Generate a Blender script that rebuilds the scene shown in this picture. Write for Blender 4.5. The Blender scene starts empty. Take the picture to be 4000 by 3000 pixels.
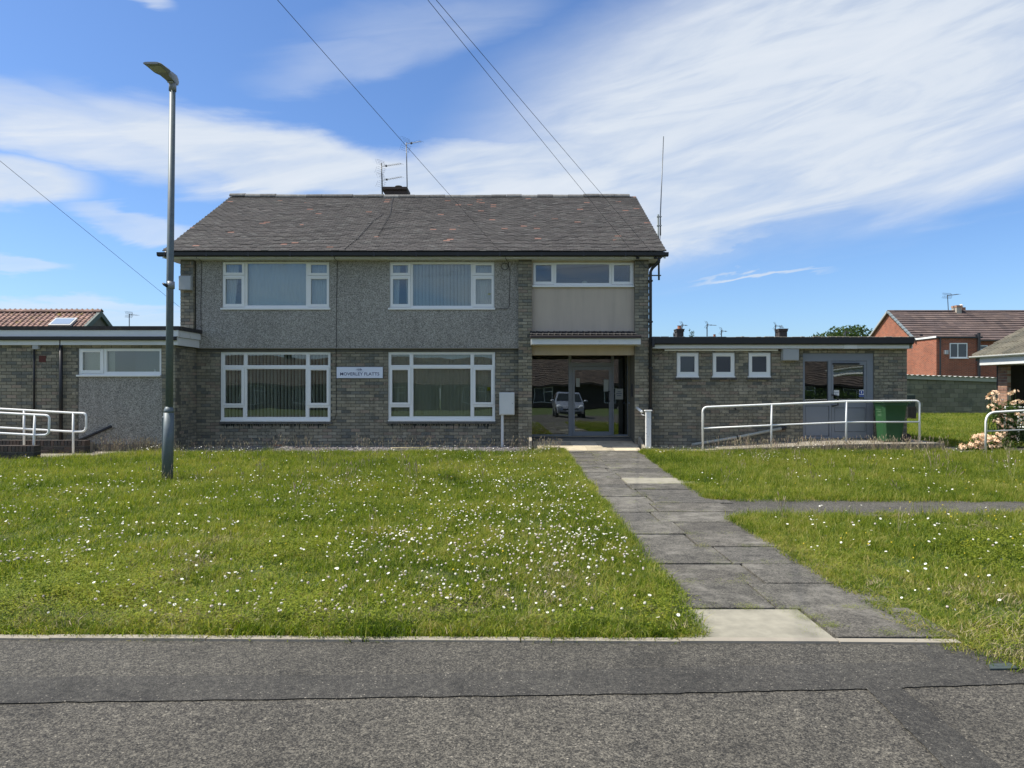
import bpy, math, random
import numpy as np
from mathutils import Vector, Matrix, noise as mnoise
random.seed(7); np.random.seed(7)
C = bpy.context.scene.collection
SC = bpy.context.scene
R = math.radians

# ------------------------------------------------------------------ camera, world, sun, exposure
H, F = 1.466, 2774.0                      # eye height (m), focal length in photo pixels
cd = bpy.data.cameras.new('camera'); cam = bpy.data.objects.new('camera', cd); C.objects.link(cam)
cam.location = (0, 0, H); cam.rotation_euler = (R(90), 0, 0)
cd.sensor_width = 36; cd.lens = 36 * F / 4000; cd.shift_y = 10 / 4000
cd.clip_end = 3000; SC.camera = cam
SUN_EL, SUN_AZ = R(55), R(-90.6)          # azimuth from +Y, sun to the left, grazing the front wall
sdir = Vector((math.sin(SUN_AZ) * math.cos(SUN_EL), math.cos(SUN_AZ) * math.cos(SUN_EL), math.sin(SUN_EL)))
sdir.y = -0.028; sdir.normalize()
sl = bpy.data.lights.new('sun', 'SUN'); sl.energy = 4.3; sl.angle = R(0.5); sl.color = (1, .95, .86)
so = bpy.data.objects.new('sun', sl); C.objects.link(so)
so.rotation_euler = (-sdir).to_track_quat('-Z', 'Y').to_euler()
SC.view_settings.view_transform = 'Standard'; SC.view_settings.look = 'None'
SC.view_settings.exposure = 0.62; SC.view_settings.gamma = 1
SC.view_settings.use_curve_mapping = False
SC.cycles.max_bounces = 6; SC.cycles.transparent_max_bounces = 12
SC.cycles.use_denoising = True; SC.cycles.denoising_prefilter = 'ACCURATE'

class NT:
    def __init__(s, tree): s.t = tree
    def n(s, kind, **kw):
        nd = s.t.nodes.new(kind)
        for k, v in kw.items():
            if k.startswith('i_'):
                key = k[2:]
                key = int(key) if key.isdigit() else key.replace('_', ' ')
                if isinstance(v, bpy.types.NodeSocket): s.t.links.new(v, nd.inputs[key])
                else: nd.inputs[key].default_value = v
            else: setattr(nd, k, v)
        return nd
    def m(s, op, a, b=None, c=None, clamp=False):
        nd = s.t.nodes.new('ShaderNodeMath'); nd.operation = op; nd.use_clamp = clamp
        for i, v in enumerate((a, b, c)):
            if v is None: continue
            if isinstance(v, (int, float)): nd.inputs[i].default_value = v
            else: s.t.links.new(v, nd.inputs[i])
        return nd.outputs[0]
    def mix(s, f, a, b, blend='MIX'):
        nd = s.t.nodes.new('ShaderNodeMix'); nd.data_type = 'RGBA'; nd.blend_type = blend
        for i, v in ((0, f), (6, a), (7, b)):
            if isinstance(v, (int, float)): nd.inputs[i].default_value = v
            elif isinstance(v, (tuple, list)): nd.inputs[i].default_value = (*v[:3], 1)
            else: s.t.links.new(v, nd.inputs[i])
        return nd.outputs[2]
    def ramp(s, f, stops, interp='LINEAR'):
        nd = s.t.nodes.new('ShaderNodeValToRGB'); r = nd.color_ramp; r.interpolation = interp
        while len(r.elements) < len(stops): r.elements.new(0.5)
        for e, (p, c) in zip(r.elements, stops):
            e.position = p; e.color = (*c, 1) if isinstance(c, (tuple, list)) else (c, c, c, 1)
        s.t.links.new(f, nd.inputs[0]); return nd.outputs[0]
    def l(s, a, b): s.t.links.new(a, b)

W = bpy.data.worlds.new('World'); SC.world = W; W.use_nodes = True
t = W.node_tree; t.nodes.clear(); N = NT(t)
sky = N.n('ShaderNodeTexSky', sky_type='NISHITA', sun_disc=False, sun_elevation=SUN_EL, sun_rotation=SUN_AZ,
          altitude=0, air_density=1.0, dust_density=0.6, ozone_density=2.0)
tc = N.n('ShaderNodeTexCoord'); sx = N.n('ShaderNodeSeparateXYZ', i_0=tc.outputs['Generated'])
X_, Y_, Z_ = sx.outputs
az = N.m('MULTIPLY', N.m('ARCTAN2', X_, Y_), 57.2958)
el = N.m('MULTIPLY', N.m('ARCSINE', Z_), 57.2958)
def azel(px, py):
    a = math.atan((px - 2000) / F); return math.degrees(a), math.degrees(math.atan((1510 - py) / F * math.cos(a)))
# wisps: streaky noise stretched along a slightly tilted direction of the sky
def sk_noise(sxx, syy, tilt, detail, rough, seed, dist=0.0):
    ct, st = math.cos(R(tilt)), math.sin(R(tilt))
    u = N.m('ADD', N.m('MULTIPLY', az, ct), N.m('MULTIPLY', el, st))
    v = N.m('SUBTRACT', N.m('MULTIPLY', el, ct), N.m('MULTIPLY', az, st))
    cb = N.n('ShaderNodeCombineXYZ', i_0=N.m('MULTIPLY', u, sxx), i_1=N.m('MULTIPLY', v, syy), i_2=seed)
    return N.n('ShaderNodeTexNoise', i_Vector=cb.outputs[0], i_Scale=1.0, i_Detail=detail, i_Roughness=rough, i_Distortion=dist).outputs[0]
n1 = sk_noise(.045, .15, 4, 6, .55, 3.0, .4)
n2 = sk_noise(.06, .36, 8, 6, .56, 9.0, .9)
n3 = sk_noise(.25, 1.2, 13, 4, .6, 5.0, .5)
nfine = N.m('ADD', N.m('MULTIPLY', n2, .80), N.m('MULTIPLY', n3, .20))
wob = N.m('MULTIPLY', N.m('SUBTRACT', n1, .5), 9.0); wob2 = N.m('MULTIPLY', N.m('SUBTRACT', n2, .5), 5.0)
def blob(px, py, rx, ry, tilt, wgt, soft=1.0):
    a0, e0 = azel(px, py); k = 57.2958 / F; ct, st = math.cos(R(tilt)), math.sin(R(tilt))
    da = N.m('SUBTRACT', az, a0); de = N.m('SUBTRACT', N.m('ADD', el, N.m('MULTIPLY', N.m('ADD', wob, wob2), .62)), e0)
    u = N.m('DIVIDE', N.m('ADD', N.m('MULTIPLY', da, ct), N.m('MULTIPLY', de, st)), rx * k)
    v = N.m('DIVIDE', N.m('SUBTRACT', N.m('MULTIPLY', de, ct), N.m('MULTIPLY', da, st)), ry * k)
    r2 = N.m('ADD', N.m('MULTIPLY', u, u), N.m('MULTIPLY', v, v))
    g = N.m('SUBTRACT', 1.0, N.m('MULTIPLY', N.m('SQRT', r2), 1.0))
    g = N.m('MULTIPLY', g, soft, clamp=True)
    g = N.m('MULTIPLY', N.m('MULTIPLY', g, g), N.m('SUBTRACT', 3.0, N.m('MULTIPLY', g, 2.0)))
    return N.m('MULTIPLY', g, wgt)
bl = [  # px, py, rx, ry, tilt, weight, edge
    (3150, 360, 1600, 620, 10, 1.0, 1.7), (3700, 60, 1100, 560, 10, 1.0, 1.5), (2800, 800, 1150, 230, 7, 1.0, 2.0),
    (2150, 700, 820, 150, -3, 1.0, 2.0), (1150, 650, 960, 170, -5, 1.0, 2.0), (420, 590, 640, 130, -6, .85, 1.7),
    (20, 740, 300, 110, 4, 1.0, 2.0), (100, 540, 420, 90, -8, .75, 1.8),
    (1400, 220, 520, 90, 16, .30, 1.4), (1700, 80, 600, 150, 10, .30, 1.4), (3600, 660, 700, 230, 5, .85, 1.5),
    (530, 900, 260, 62, -2, .6, 2.2), (2960, 1085, 300, 11, -2, .7, 1.5), (2850, 985, 240, 24, 2, .5, 1.6),
    (300, 1180, 500, 34, -3, .5, 2.0), (60, 1020, 180, 26, 0, .5, 2.0), (560, 5, 120, 40, 5, .6, 1.6), (500, 1255, 330, 40, 0, .55, 2.0)]
acc = None
for b in bl:
    g = blob(*b); acc = g if acc is None else N.m('MAXIMUM', acc, g)
# unseen cirrus away from the view, coverage raised for more neutral ambient light
wide = N.m('MULTIPLY', N.m('SUBTRACT', n1, .40), 4.0, clamp=True)
outside = N.m('MULTIPLY', N.m('SUBTRACT', N.m('ABSOLUTE', az), 42.0), .08, clamp=True)
high = N.m('MULTIPLY', N.m('SUBTRACT', el, 34.0), .10, clamp=True)
acc = N.m('MAXIMUM', acc, N.m('MULTIPLY', wide, N.m('MAXIMUM', outside, high)))
tex = N.m('ADD', .34, N.m('MULTIPLY', nfine, 1.25))
cl = N.m('MULTIPLY', acc, tex, clamp=True)
cl = N.m('MULTIPLY', cl, N.m('MULTIPLY', N.m('ADD', el, 1.0), .5, clamp=True))
skyc = N.mix(1.0, sky.outputs[0], (.66, .84, 1.10), 'MULTIPLY')
ccol = N.ramp(nfine, [(.25, (4.1, 4.7, 5.5)), (.65, (5.2, 5.55, 6.0))])
fin = N.mix(N.m('MULTIPLY', cl, .93), skyc, ccol)
bg = N.n('ShaderNodeBackground', i_Color=fin, i_Strength=0.10)
N.l(bg.outputs[0], N.n('ShaderNodeOutputWorld').inputs[0])

# ------------------------------------------------------------------ helpers
def s(Y): return F / Y
def wx(px, Y): return (px - 2000) / F * Y
def wz(py, Y): return H + (1510 - py) / F * Y
def gp(px, py, z=0.0):
    Y = (H - z) * F / (py - 1510); return ((px - 2000) / F * Y, Y)

def me(name, v, f, mat=None, smooth=False):
    m = bpy.data.meshes.new(name); m.from_pydata([tuple(p) for p in v], [], f)
    if mat: m.materials.append(mat)
    if smooth: m.shade_smooth()
    m.update(); return m

def put(name, mesh, parent=None, mat=None):
    o = bpy.data.objects.new(name, mesh); C.objects.link(o)
    if parent is not None: attach(o, parent)
    return o
LOC = {}
def attach(o, p):
    o.parent = p
    if p.name in LOC: o.matrix_parent_inverse = Matrix.Translation(-LOC[p.name])
def thing(name, label, cat, loc=(0, 0, 0), group=None):
    o = bpy.data.objects.new(name, None); C.objects.link(o); o.location = loc; LOC[o.name] = Vector(loc)
    o['label'] = label; o['category'] = cat; o.empty_display_size = .2
    if group: o['group'] = group
    return o
def tag(o, label, cat, group=None):
    o['label'] = label; o['category'] = cat
    if group: o['group'] = group
    return o
def kind(o, k): o['kind'] = k; return o
def struct(o): return kind(o, 'structure')

class MB:
    def __init__(s): s.v = []; s.f = []
    def add(s, v, f):
        b = len(s.v); s.v += [tuple(p) for p in v]; s.f += [tuple(i + b for i in q) for q in f]; return s
    def box(s, x0, x1, y0, y1, z0, z1, bev=0.0):
        if x0 > x1: x0, x1 = x1, x0
        if y0 > y1: y0, y1 = y1, y0
        if z0 > z1: z0, z1 = z1, z0
        if bev <= 0:
            return s.add([(x0, y0, z0), (x1, y0, z0), (x1, y1, z0), (x0, y1, z0), (x0, y0, z1), (x1, y0, z1), (x1, y1, z1), (x0, y1, z1)],
                         [(3, 2, 1, 0), (4, 5, 6, 7), (0, 1, 5, 4), (1, 2, 6, 5), (2, 3, 7, 6), (3, 0, 4, 7)])
        b = min(bev, (x1 - x0) * .49, (y1 - y0) * .49, (z1 - z0) * .49); v = []; idx = {}
        for a in range(3):
            for sx in (0, 1):
                for sy in (0, 1):
                    for sz in (0, 1):
                        p = [(x0, x1)[sx], (y0, y1)[sy], (z0, z1)[sz]]
                        sg = [(1, -1)[sx], (1, -1)[sy], (1, -1)[sz]]
                        for k in range(3):
                            if k != a: p[k] += sg[k] * b
                        idx[(a, sx, sy, sz)] = len(v); v.append(p)
        I = lambda a, *q: idx[(a, *q)]
        f = [(I(0,0,0,0), I(0,0,0,1), I(0,0,1,1), I(0,0,1,0)), (I(0,1,0,0), I(0,1,1,0), I(0,1,1,1), I(0,1,0,1)),
             (I(1,0,0,0), I(1,1,0,0), I(1,1,0,1), I(1,0,0,1)), (I(1,0,1,0), I(1,0,1,1), I(1,1,1,1), I(1,1,1,0)),
             (I(2,0,0,0), I(2,0,1,0), I(2,1,1,0), I(2,1,0,0)), (I(2,0,0,1), I(2,1,0,1), I(2,1,1,1), I(2,0,1,1))]
        for q in (0, 1):
            for w in (0, 1):
                f.append((I(0,q,w,0), I(1,q,w,0), I(1,q,w,1), I(0,q,w,1)))
                f.append((I(0,q,0,w), I(2,q,0,w), I(2,q,1,w), I(0,q,1,w)))
                f.append((I(1,0,q,w), I(2,0,q,w), I(2,1,q,w), I(1,1,q,w)))
        for q in (0, 1):
            for w in (0, 1):
                for r in (0, 1): f.append((I(0,q,w,r), I(1,q,w,r), I(2,q,w,r)))
        return s.add(v, f)
    def tube(s, path, r, n=8, cap=True):
        path = [Vector(p) for p in path]; rs = r if isinstance(r, (list, tuple)) else [r] * len(path)
        b = len(s.v); up = None
        for i, p in enumerate(path):
            d = (path[min(i + 1, len(path) - 1)] - path[max(i - 1, 0)]).normalized()
            if up is None: up = Vector((0, 0, 1)) if abs(d.z) < .9 else Vector((0, 1, 0))
            a = d.cross(up).normalized(); c = a.cross(d).normalized(); up = c
            for k in range(n):
                th = 2 * math.pi * k / n; s.v.append(tuple(p + (a * math.cos(th) + c * math.sin(th)) * rs[i]))
        for i in range(len(path) - 1):
            for k in range(n):
                s.f.append((b + i*n + k, b + i*n + (k+1) % n, b + (i+1)*n + (k+1) % n, b + (i+1)*n + k))
        if cap:
            s.f.append(tuple(b + k for k in range(n))[::-1]); s.f.append(tuple(b + (len(path)-1)*n + k for k in range(n)))
        return s
    def prism(s, poly, axis, a0, a1):
        """poly of 2D points; axis 'x': points are (y,z), 'y': (x,z), 'z': (x,y)"""
        g = {'x': lambda p, a: (a, p[0], p[1]), 'y': lambda p, a: (p[0], a, p[1]), 'z': lambda p, a: (p[0], p[1], a)}[axis]
        n = len(poly); v = [g(p, a0) for p in poly] + [g(p, a1) for p in poly]
        f = [(i, (i+1) % n, n + (i+1) % n, n + i) for i in range(n)] + [tuple(range(n))[::-1], tuple(range(n, 2*n))]
        return s.add(v, f)
    def disc(s, c, r, n=10, nrm=(0, 0, 1)):
        q = Vector(nrm).to_track_quat('Z', 'Y'); b = len(s.v)
        for k in range(n):
            th = 2*math.pi*k/n; s.v.append(tuple(Vector(c) + q @ Vector((math.cos(th)*r, math.sin(th)*r, 0))))
        s.f.append(tuple(range(b, b+n))); return s
    def ball(s, c, r, nu=8, nv=5, sc=(1, 1, 1)):
        v = []; f = []
        for j in range(nv + 1):
            ph = math.pi * j / nv
            for i in range(nu):
                th = 2*math.pi*i/nu
                v.append((c[0] + r*sc[0]*math.sin(ph)*math.cos(th), c[1] + r*sc[1]*math.sin(ph)*math.sin(th), c[2] + r*sc[2]*math.cos(ph)))
        for j in range(nv):
            for i in range(nu): f.append((j*nu+i, (j+1)*nu+i, (j+1)*nu+(i+1) % nu, j*nu+(i+1) % nu))
        return s.add(v, f)
    def build(s, name, mat, parent=None, smooth=False):
        m = me(name, s.v, s.f, mat, smooth); return put(name, m, parent)

def fix_normals(o):
    import bmesh
    b = bmesh.new(); b.from_mesh(o.data); bmesh.ops.recalc_face_normals(b, faces=b.faces); b.to_mesh(o.data); b.free()
def smooth_by_angle(o, a=40):
    o.data.shade_smooth()
    try: o.data.set_sharp_from_angle(angle=R(a))
    except Exception: pass

def minus(x0, x1, z0, z1, holes):
    """rect minus holes -> list of rects (non overlapping)"""
    zs = sorted({z0, z1, *[min(max(h[k], z0), z1) for h in holes for k in (2, 3)]})
    out = []
    for a, b in zip(zs, zs[1:]):
        if b - a < 1e-5: continue
        mid = (a + b) / 2; cuts = sorted([(max(h[0], x0), min(h[1], x1)) for h in holes if h[2] < mid < h[3] and h[1] > x0 and h[0] < x1])
        x = x0
        for c0, c1 in cuts:
            if c0 - x > 1e-5: out.append((x, c0, a, b))
            x = max(x, c1)
        if x1 - x > 1e-5: out.append((x, x1, a, b))
    # merge vertically
    res = []
    for r in out:
        for q in res:
            if abs(q[0]-r[0]) < 1e-6 and abs(q[1]-r[1]) < 1e-6 and abs(q[3]-r[2]) < 1e-6:
                q[3] = r[3]; break
        else: res.append(list(r))
    return res

def joined(name, unit_v, unit_f, mats, material, parent=None):
    uv = np.array([(*p, 1.0) for p in unit_v]); M = np.array([np.array(m) for m in mats])
    V = np.einsum('nij,kj->nki', M, uv)[:, :, :3].reshape(-1, 3)
    k = len(unit_v); faces = []
    Fq = [tuple(f) for f in unit_f]
    for i in range(len(mats)):
        b = i * k
        for f in Fq: faces.append(tuple(j + b for j in f))
    m = bpy.data.meshes.new(name); m.from_pydata(V.tolist(), [], faces); m.materials.append(material); m.update()
    return put(name, m, parent)

def copies(name, mesh, mats, parent):
    out = []
    for M in mats:
        o = bpy.data.objects.new(name, mesh); C.objects.link(o); o.parent = parent
        L = LOC.get(parent.name)
        if L is not None: o.matrix_parent_inverse = Matrix.Translation(-L)
        o.matrix_basis = M; out.append(o)
    return out

# ------------------------------------------------------------------ materials
def pmat(name, cols, rough=.8, noise=None, bump=None, stain=None, metallic=0.0, spec=.5, coat=0.0, bump2=None, extra=None, rare=None):
    """cols: one colour, or several picked by object/piece; noise=(scale, amount); bump=(scale,strength,dist)"""
    m = bpy.data.materials.new(name); m.use_nodes = True; t = m.node_tree; t.nodes.clear(); N = NT(t)
    out = N.n('ShaderNodeOutputMaterial'); b = N.n('ShaderNodeBsdfPrincipled'); N.l(b.outputs[0], out.inputs[0])
    geo = N.n('ShaderNodeNewGeometry'); pos = geo.outputs['Position']
    if isinstance(cols[0], (tuple, list)):
        oi = N.n('ShaderNodeObjectInfo'); rnd = N.m('FRACT', N.m('ADD', N.m('MULTIPLY', oi.outputs['Random'], 7.31), geo.outputs['Random Per Island']))
        k = len(cols); stops = [((i + .0) / k, c) for i, c in enumerate(cols)]
        col = N.ramp(rnd, stops, 'CONSTANT')
        jit = N.m('FRACT', N.m('MULTIPLY', rnd, 37.7))
        if rare:
            pn = N.n('ShaderNodeTexNoise', i_Vector=pos, i_Scale=1.1, i_Detail=1.0)
            rr = N.m('GREATER_THAN', N.m('ADD', N.m('FRACT', N.m('MULTIPLY', rnd, 911.3)), N.m('MULTIPLY', N.m('SUBTRACT', pn.outputs[0], .5), .09)), rare[0])
            col = N.mix(rr, col, rare[1])
        col = N.mix(1.0, col, N.ramp(jit, [(0, .82), (1, 1.15)]), 'MULTIPLY')
    else:
        rgb = N.n('ShaderNodeRGB'); rgb.outputs[0].default_value = (*cols, 1); col = rgb.outputs[0]
    if noise:
        nz = N.n('ShaderNodeTexNoise', i_Vector=pos, i_Scale=noise[0], i_Detail=5.0, i_Roughness=.6)
        col = N.mix(1.0, col, N.ramp(nz.outputs[0], [(.25, 1 - noise[1]), (.75, 1 + noise[1])]), 'MULTIPLY')
    if stain:
        for sc, c, lo, hi in stain:
            nz = N.n('ShaderNodeTexNoise', i_Vector=pos, i_Scale=sc, i_Detail=6.0, i_Roughness=.65)
            col = N.mix(N.ramp(nz.outputs[0], [(lo, 0.0), (hi, 1.0)]), col, c)
    if extra: col = extra(N, col, pos)
    N.l(col, b.inputs['Base Color'])
    b.inputs['Roughness'].default_value = rough; b.inputs['Metallic'].default_value = metallic
    b.inputs['Specular IOR Level'].default_value = spec; b.inputs['Coat Weight'].default_value = coat
    prev = None
    for bp in (bump, bump2):
        if not bp: continue
        nz = N.n('ShaderNodeTexNoise', i_Vector=pos, i_Scale=bp[0], i_Detail=4.0, i_Roughness=.6)
        bn = N.n('ShaderNodeBump', i_Strength=bp[1], i_Distance=bp[2], i_Height=nz.outputs[0])
        if prev: N.l(prev, bn.inputs['Normal'])
        prev = bn.outputs[0]
    if prev: N.l(prev, b.inputs['Normal'])
    return m

def voro(N, pos, scale, feat='F1', out='Color', rnd=1.0):
    v = N.n('ShaderNodeTexVoronoi', i_Vector=pos, i_Scale=scale); v.feature = feat; return v.outputs[out]
def sep(N, c): return N.n('ShaderNodeSeparateColor', i_0=c).outputs[0]

def streaks(N, col, pos, dark=.82, sc=1.0):
    mp = N.n('ShaderNodeVectorMath', operation='MULTIPLY'); N.l(pos, mp.inputs[0]); mp.inputs[1].default_value = (5.5 * sc, 5.5 * sc, .55 * sc)
    nz = N.n('ShaderNodeTexNoise', i_Vector=mp.outputs[0], i_Scale=1.0, i_Detail=5.0, i_Roughness=.65)
    return N.mix(1.0, col, N.ramp(nz.outputs[0], [(.38, 1.04), (.52, 1.0), (.74, dark)]), 'MULTIPLY')
def brick_stains(N, col, pos):
    nz = N.n('ShaderNodeTexNoise', i_Vector=pos, i_Scale=14.0, i_Detail=7.0, i_Roughness=.72)
    big = N.n('ShaderNodeTexNoise', i_Vector=pos, i_Scale=.9, i_Detail=3.0)
    m = N.m('MULTIPLY', N.ramp(nz.outputs[0], [(.50, 0.0), (.68, 1.0)]), N.ramp(big.outputs[0], [(.40, .15), (.62, .9)]))
    return streaks(N, N.mix(m, col, (.055, .055, .045)), pos, .72)
BRICK = pmat('brick_buff', [(.28,.25,.175), (.315,.28,.20), (.25,.228,.165), (.29,.256,.178), (.22,.205,.155), (.29,.232,.17), (.265,.24,.175), (.165,.163,.135), (.33,.295,.215), (.27,.24,.17)],
             rough=.95, noise=(22, .14), bump=(60, .5, .006), extra=brick_stains)
MORTAR = pmat('mortar', (.12, .112, .088), rough=1, noise=(30, .2))
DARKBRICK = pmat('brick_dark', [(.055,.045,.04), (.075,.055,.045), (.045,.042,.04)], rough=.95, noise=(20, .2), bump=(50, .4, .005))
REDBRICK = pmat('brick_red', [(.50,.14,.065), (.60,.22,.12), (.45,.14,.08), (.56,.20,.10)], rough=.95, noise=(3, .15))
BROWNBRICK = pmat('brick_brown', [(.30,.17,.11), (.36,.21,.14), (.25,.14,.10)], rough=.95, noise=(20, .15))
PALEMORTAR = pmat('mortar_pale', (.42, .38, .31), rough=1)
def dash(N, col, pos):
    a = sep(N, voro(N, pos, 62.0)); b_ = sep(N, voro(N, pos, 150.0))
    v = N.m('ADD', N.m('MULTIPLY', a, .65), N.m('MULTIPLY', b_, .35))
    c = N.ramp(v, [(.12, (.14,.13,.11)), (.38, (.27,.25,.215)), (.62, (.37,.345,.295)), (.85, (.50,.465,.40))])
    bg_ = N.n('ShaderNodeTexNoise', i_Vector=pos, i_Scale=.7, i_Detail=4.0)
    c = N.mix(1.0, c, N.ramp(bg_.outputs[0], [(.3, .88), (.7, 1.08)]), 'MULTIPLY')
    return streaks(N, c, pos, .84)
DASH = pmat('pebbledash', (.3, .3, .3), rough=.95, bump=(90, .8, .01), extra=dash)
CREAM = pmat('cream_render', (.52, .435, .335), rough=.9, noise=(1.5, .05), bump=(120, .3, .004), extra=lambda N, c, p: streaks(N, c, p, .88))
UPVC = pmat('white_upvc', (.84, .83, .78), rough=.35)
FASCIA = pmat('white_fascia', (.72, .72, .69), rough=.5, noise=(2, .05), stain=[(4, (.45,.45,.40), .6, .8)])
WHITEPAINT = pmat('white_paint', (.88, .87, .83), rough=.6, stain=[(14, (.40,.34,.27), .69, .75)])
BLACKPL = pmat('black_plastic', (.018, .018, .02), rough=.45)
FELT = pmat('roofing_felt', (.035, .032, .032), rough=.95, noise=(6, .3), stain=[(5, (.10,.085,.06), .55, .7)])
GREYALU = pmat('grey_aluminium', (.215, .23, .25), rough=.45, noise=(2, .04))
ALUDARK = pmat('grey_frame', (.22, .235, .25), rough=.45)
GREYBOX = pmat('grey_box', (.40, .41, .40), rough=.5)
CABINET = pmat('cabinet_white', (.66, .66, .63), rough=.5, noise=(4, .05))
CONC = pmat('concrete', (.31, .275, .215), rough=.95, noise=(7, .10), bump=(90, .4, .004), stain=[(2.2, (.27,.24,.19), .52, .75)])
CONCDARK = pmat('concrete_dark', (.13, .125, .11), rough=.95, noise=(5, .2))
PALESLAB = pmat('pale_slab', (.29, .268, .205), rough=.95, noise=(9, .20), bump=(150, .3, .003), stain=[(3.0, (.20,.185,.14), .52, .75)])
TILES = pmat('clay_tile', [(.084,.076,.070), (.092,.083,.077), (.080,.073,.068), (.096,.088,.080), (.088,.08,.074), (.078,.072,.067), (.105,.10,.092)],
             rough=.9, noise=(9, .12), bump=(60, .4, .004), stain=[(1.3, (.115,.11,.095), .58, .8), (16, (.18,.18,.155), .72, .80)], rare=(.988, (.26, .145, .11)))
RIDGE = pmat('ridge_tile', [(.15,.145,.135), (.19,.185,.17), (.125,.12,.11)], rough=.95, noise=(14, .3), stain=[(8, (.28,.28,.25), .58, .7)])
PINKTILE = pmat('pink_brown_tile', [(.27,.165,.13), (.31,.19,.15), (.24,.15,.12)], rough=.9, noise=(5, .2), stain=[(2.6, (.27,.20,.06), .56, .68)])
BROWNTILE = pmat('brown_tile', [(.12,.085,.075), (.14,.10,.085), (.105,.077,.07)], rough=.9, noise=(2, .15))
GREENTILE = pmat('mossy_tile', [(.19,.175,.13), (.16,.15,.115), (.20,.18,.135)], rough=.95, noise=(10, .15), stain=[(3, (.12,.12,.08), .60, .75)])
STEEL = pmat('galvanised_steel', (.115, .14, .15), rough=.5, metallic=.1, noise=(12, .15), stain=[(8, (.12,.16,.155), .5, .7)])
LANT = pmat('lantern_grey', (.24, .25, .26), rough=.4)
LENS = pmat('lantern_lens', (.42, .42, .36), rough=.25)
AERIAL = pmat('aerial_metal', (.10, .11, .12), rough=.4, metallic=.6)
CABLE = pmat('cable_black', (.02, .02, .022), rough=.6)
BINGREEN = pmat('bin_green', (.026, .088, .032), rough=.45, noise=(4, .08))
RUBBER = pmat('rubber', (.015, .015, .015), rough=.8)
NAVY = pmat('navy_print', (.03, .03, .12), rough=.5)
BLUEP = pmat('blue_print', (.02, .06, .30), rough=.4)
SIGNW = pmat('sign_face', (.74, .77, .84), rough=.3)
PAPER = pmat('paper', (.75, .75, .72), rough=.8)
WALLIN = pmat('interior_plaster', (.42, .38, .30), rough=.9)
BLINDL = pmat('blind_fabric', (.78, .78, .72), rough=.9)
NET = pmat('net_curtain', (.74, .76, .78), rough=.9)
BLINDD = pmat('blind_fabric_dim', (.52, .51, .43), rough=.9)
BLOCKG = pmat('green_block', [(.215,.205,.13), (.185,.18,.11), (.235,.225,.145), (.20,.187,.12)], rough=.95, noise=(3, .15), stain=[(1.0, (.06,.075,.065), .55, .75)])
BARGE = pmat('green_barge', (.38, .38, .28), rough=.7)
GREENTRIM = pmat('dark_green_verge', (.06, .09, .08), rough=.6)
GABLEC = pmat('cream_gable', (.52, .52, .38), rough=.9, noise=(1, .05))
WOODD = pmat('dark_timber', (.055, .045, .035), rough=.85, noise=(20, .2))
BARK = pmat('bark', (.10, .075, .05), rough=.95, noise=(8, .3))
SLATE = pmat('slate_chip', [(.19,.175,.175), (.27,.245,.24), (.14,.13,.13), (.21,.18,.17)], rough=.8, noise=(30, .2))
IRON = pmat('cast_iron', (.05, .065, .06), rough=.7, noise=(20, .3))
TERRA = pmat('terracotta', (.40, .16, .09), rough=.9, noise=(6, .15))
LAMPW = pmat('opal_light', (.62, .62, .48), rough=.4)
WHITEP = pmat('white_pipe', (.42, .42, .36), rough=.6)

def glass(name, tint=(.72, .78, .76), add=.05, ior=1.6, rough=0.0):
    m = bpy.data.materials.new(name); m.use_nodes = True; t = m.node_tree; t.nodes.clear(); N = NT(t)
    out = N.n('ShaderNodeOutputMaterial'); fr = N.n('ShaderNodeFresnel', i_IOR=ior)
    geo = N.n('ShaderNodeNewGeometry')
    nz = N.n('ShaderNodeTexNoise', i_Vector=geo.outputs['Position'], i_Scale=1.1, i_Detail=1.0)
    bp = N.n('ShaderNodeBump', i_Strength=.12, i_Distance=.02, i_Height=nz.outputs[0])
    f = N.m('ADD', fr.outputs[0], add, clamp=True)
    g = N.n('ShaderNodeBsdfGlossy', i_Color=(.92, .96, 1, 1), i_Roughness=rough, i_Normal=bp.outputs[0]); tr = N.n('ShaderNodeBsdfTransparent', i_Color=(*tint, 1))
    mx = N.n('ShaderNodeMixShader', i_0=f, i_1=tr.outputs[0], i_2=g.outputs[0]); N.l(mx.outputs[0], out.inputs[0]); return m
GLASS = glass('window_glass', (.88, .90, .86), .018)
GLASSD = glass('door_glass', (.55, .60, .58), .10)
FROST = pmat('obscure_glass', (.045, .05, .06), rough=.25, coat=.6)
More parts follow.
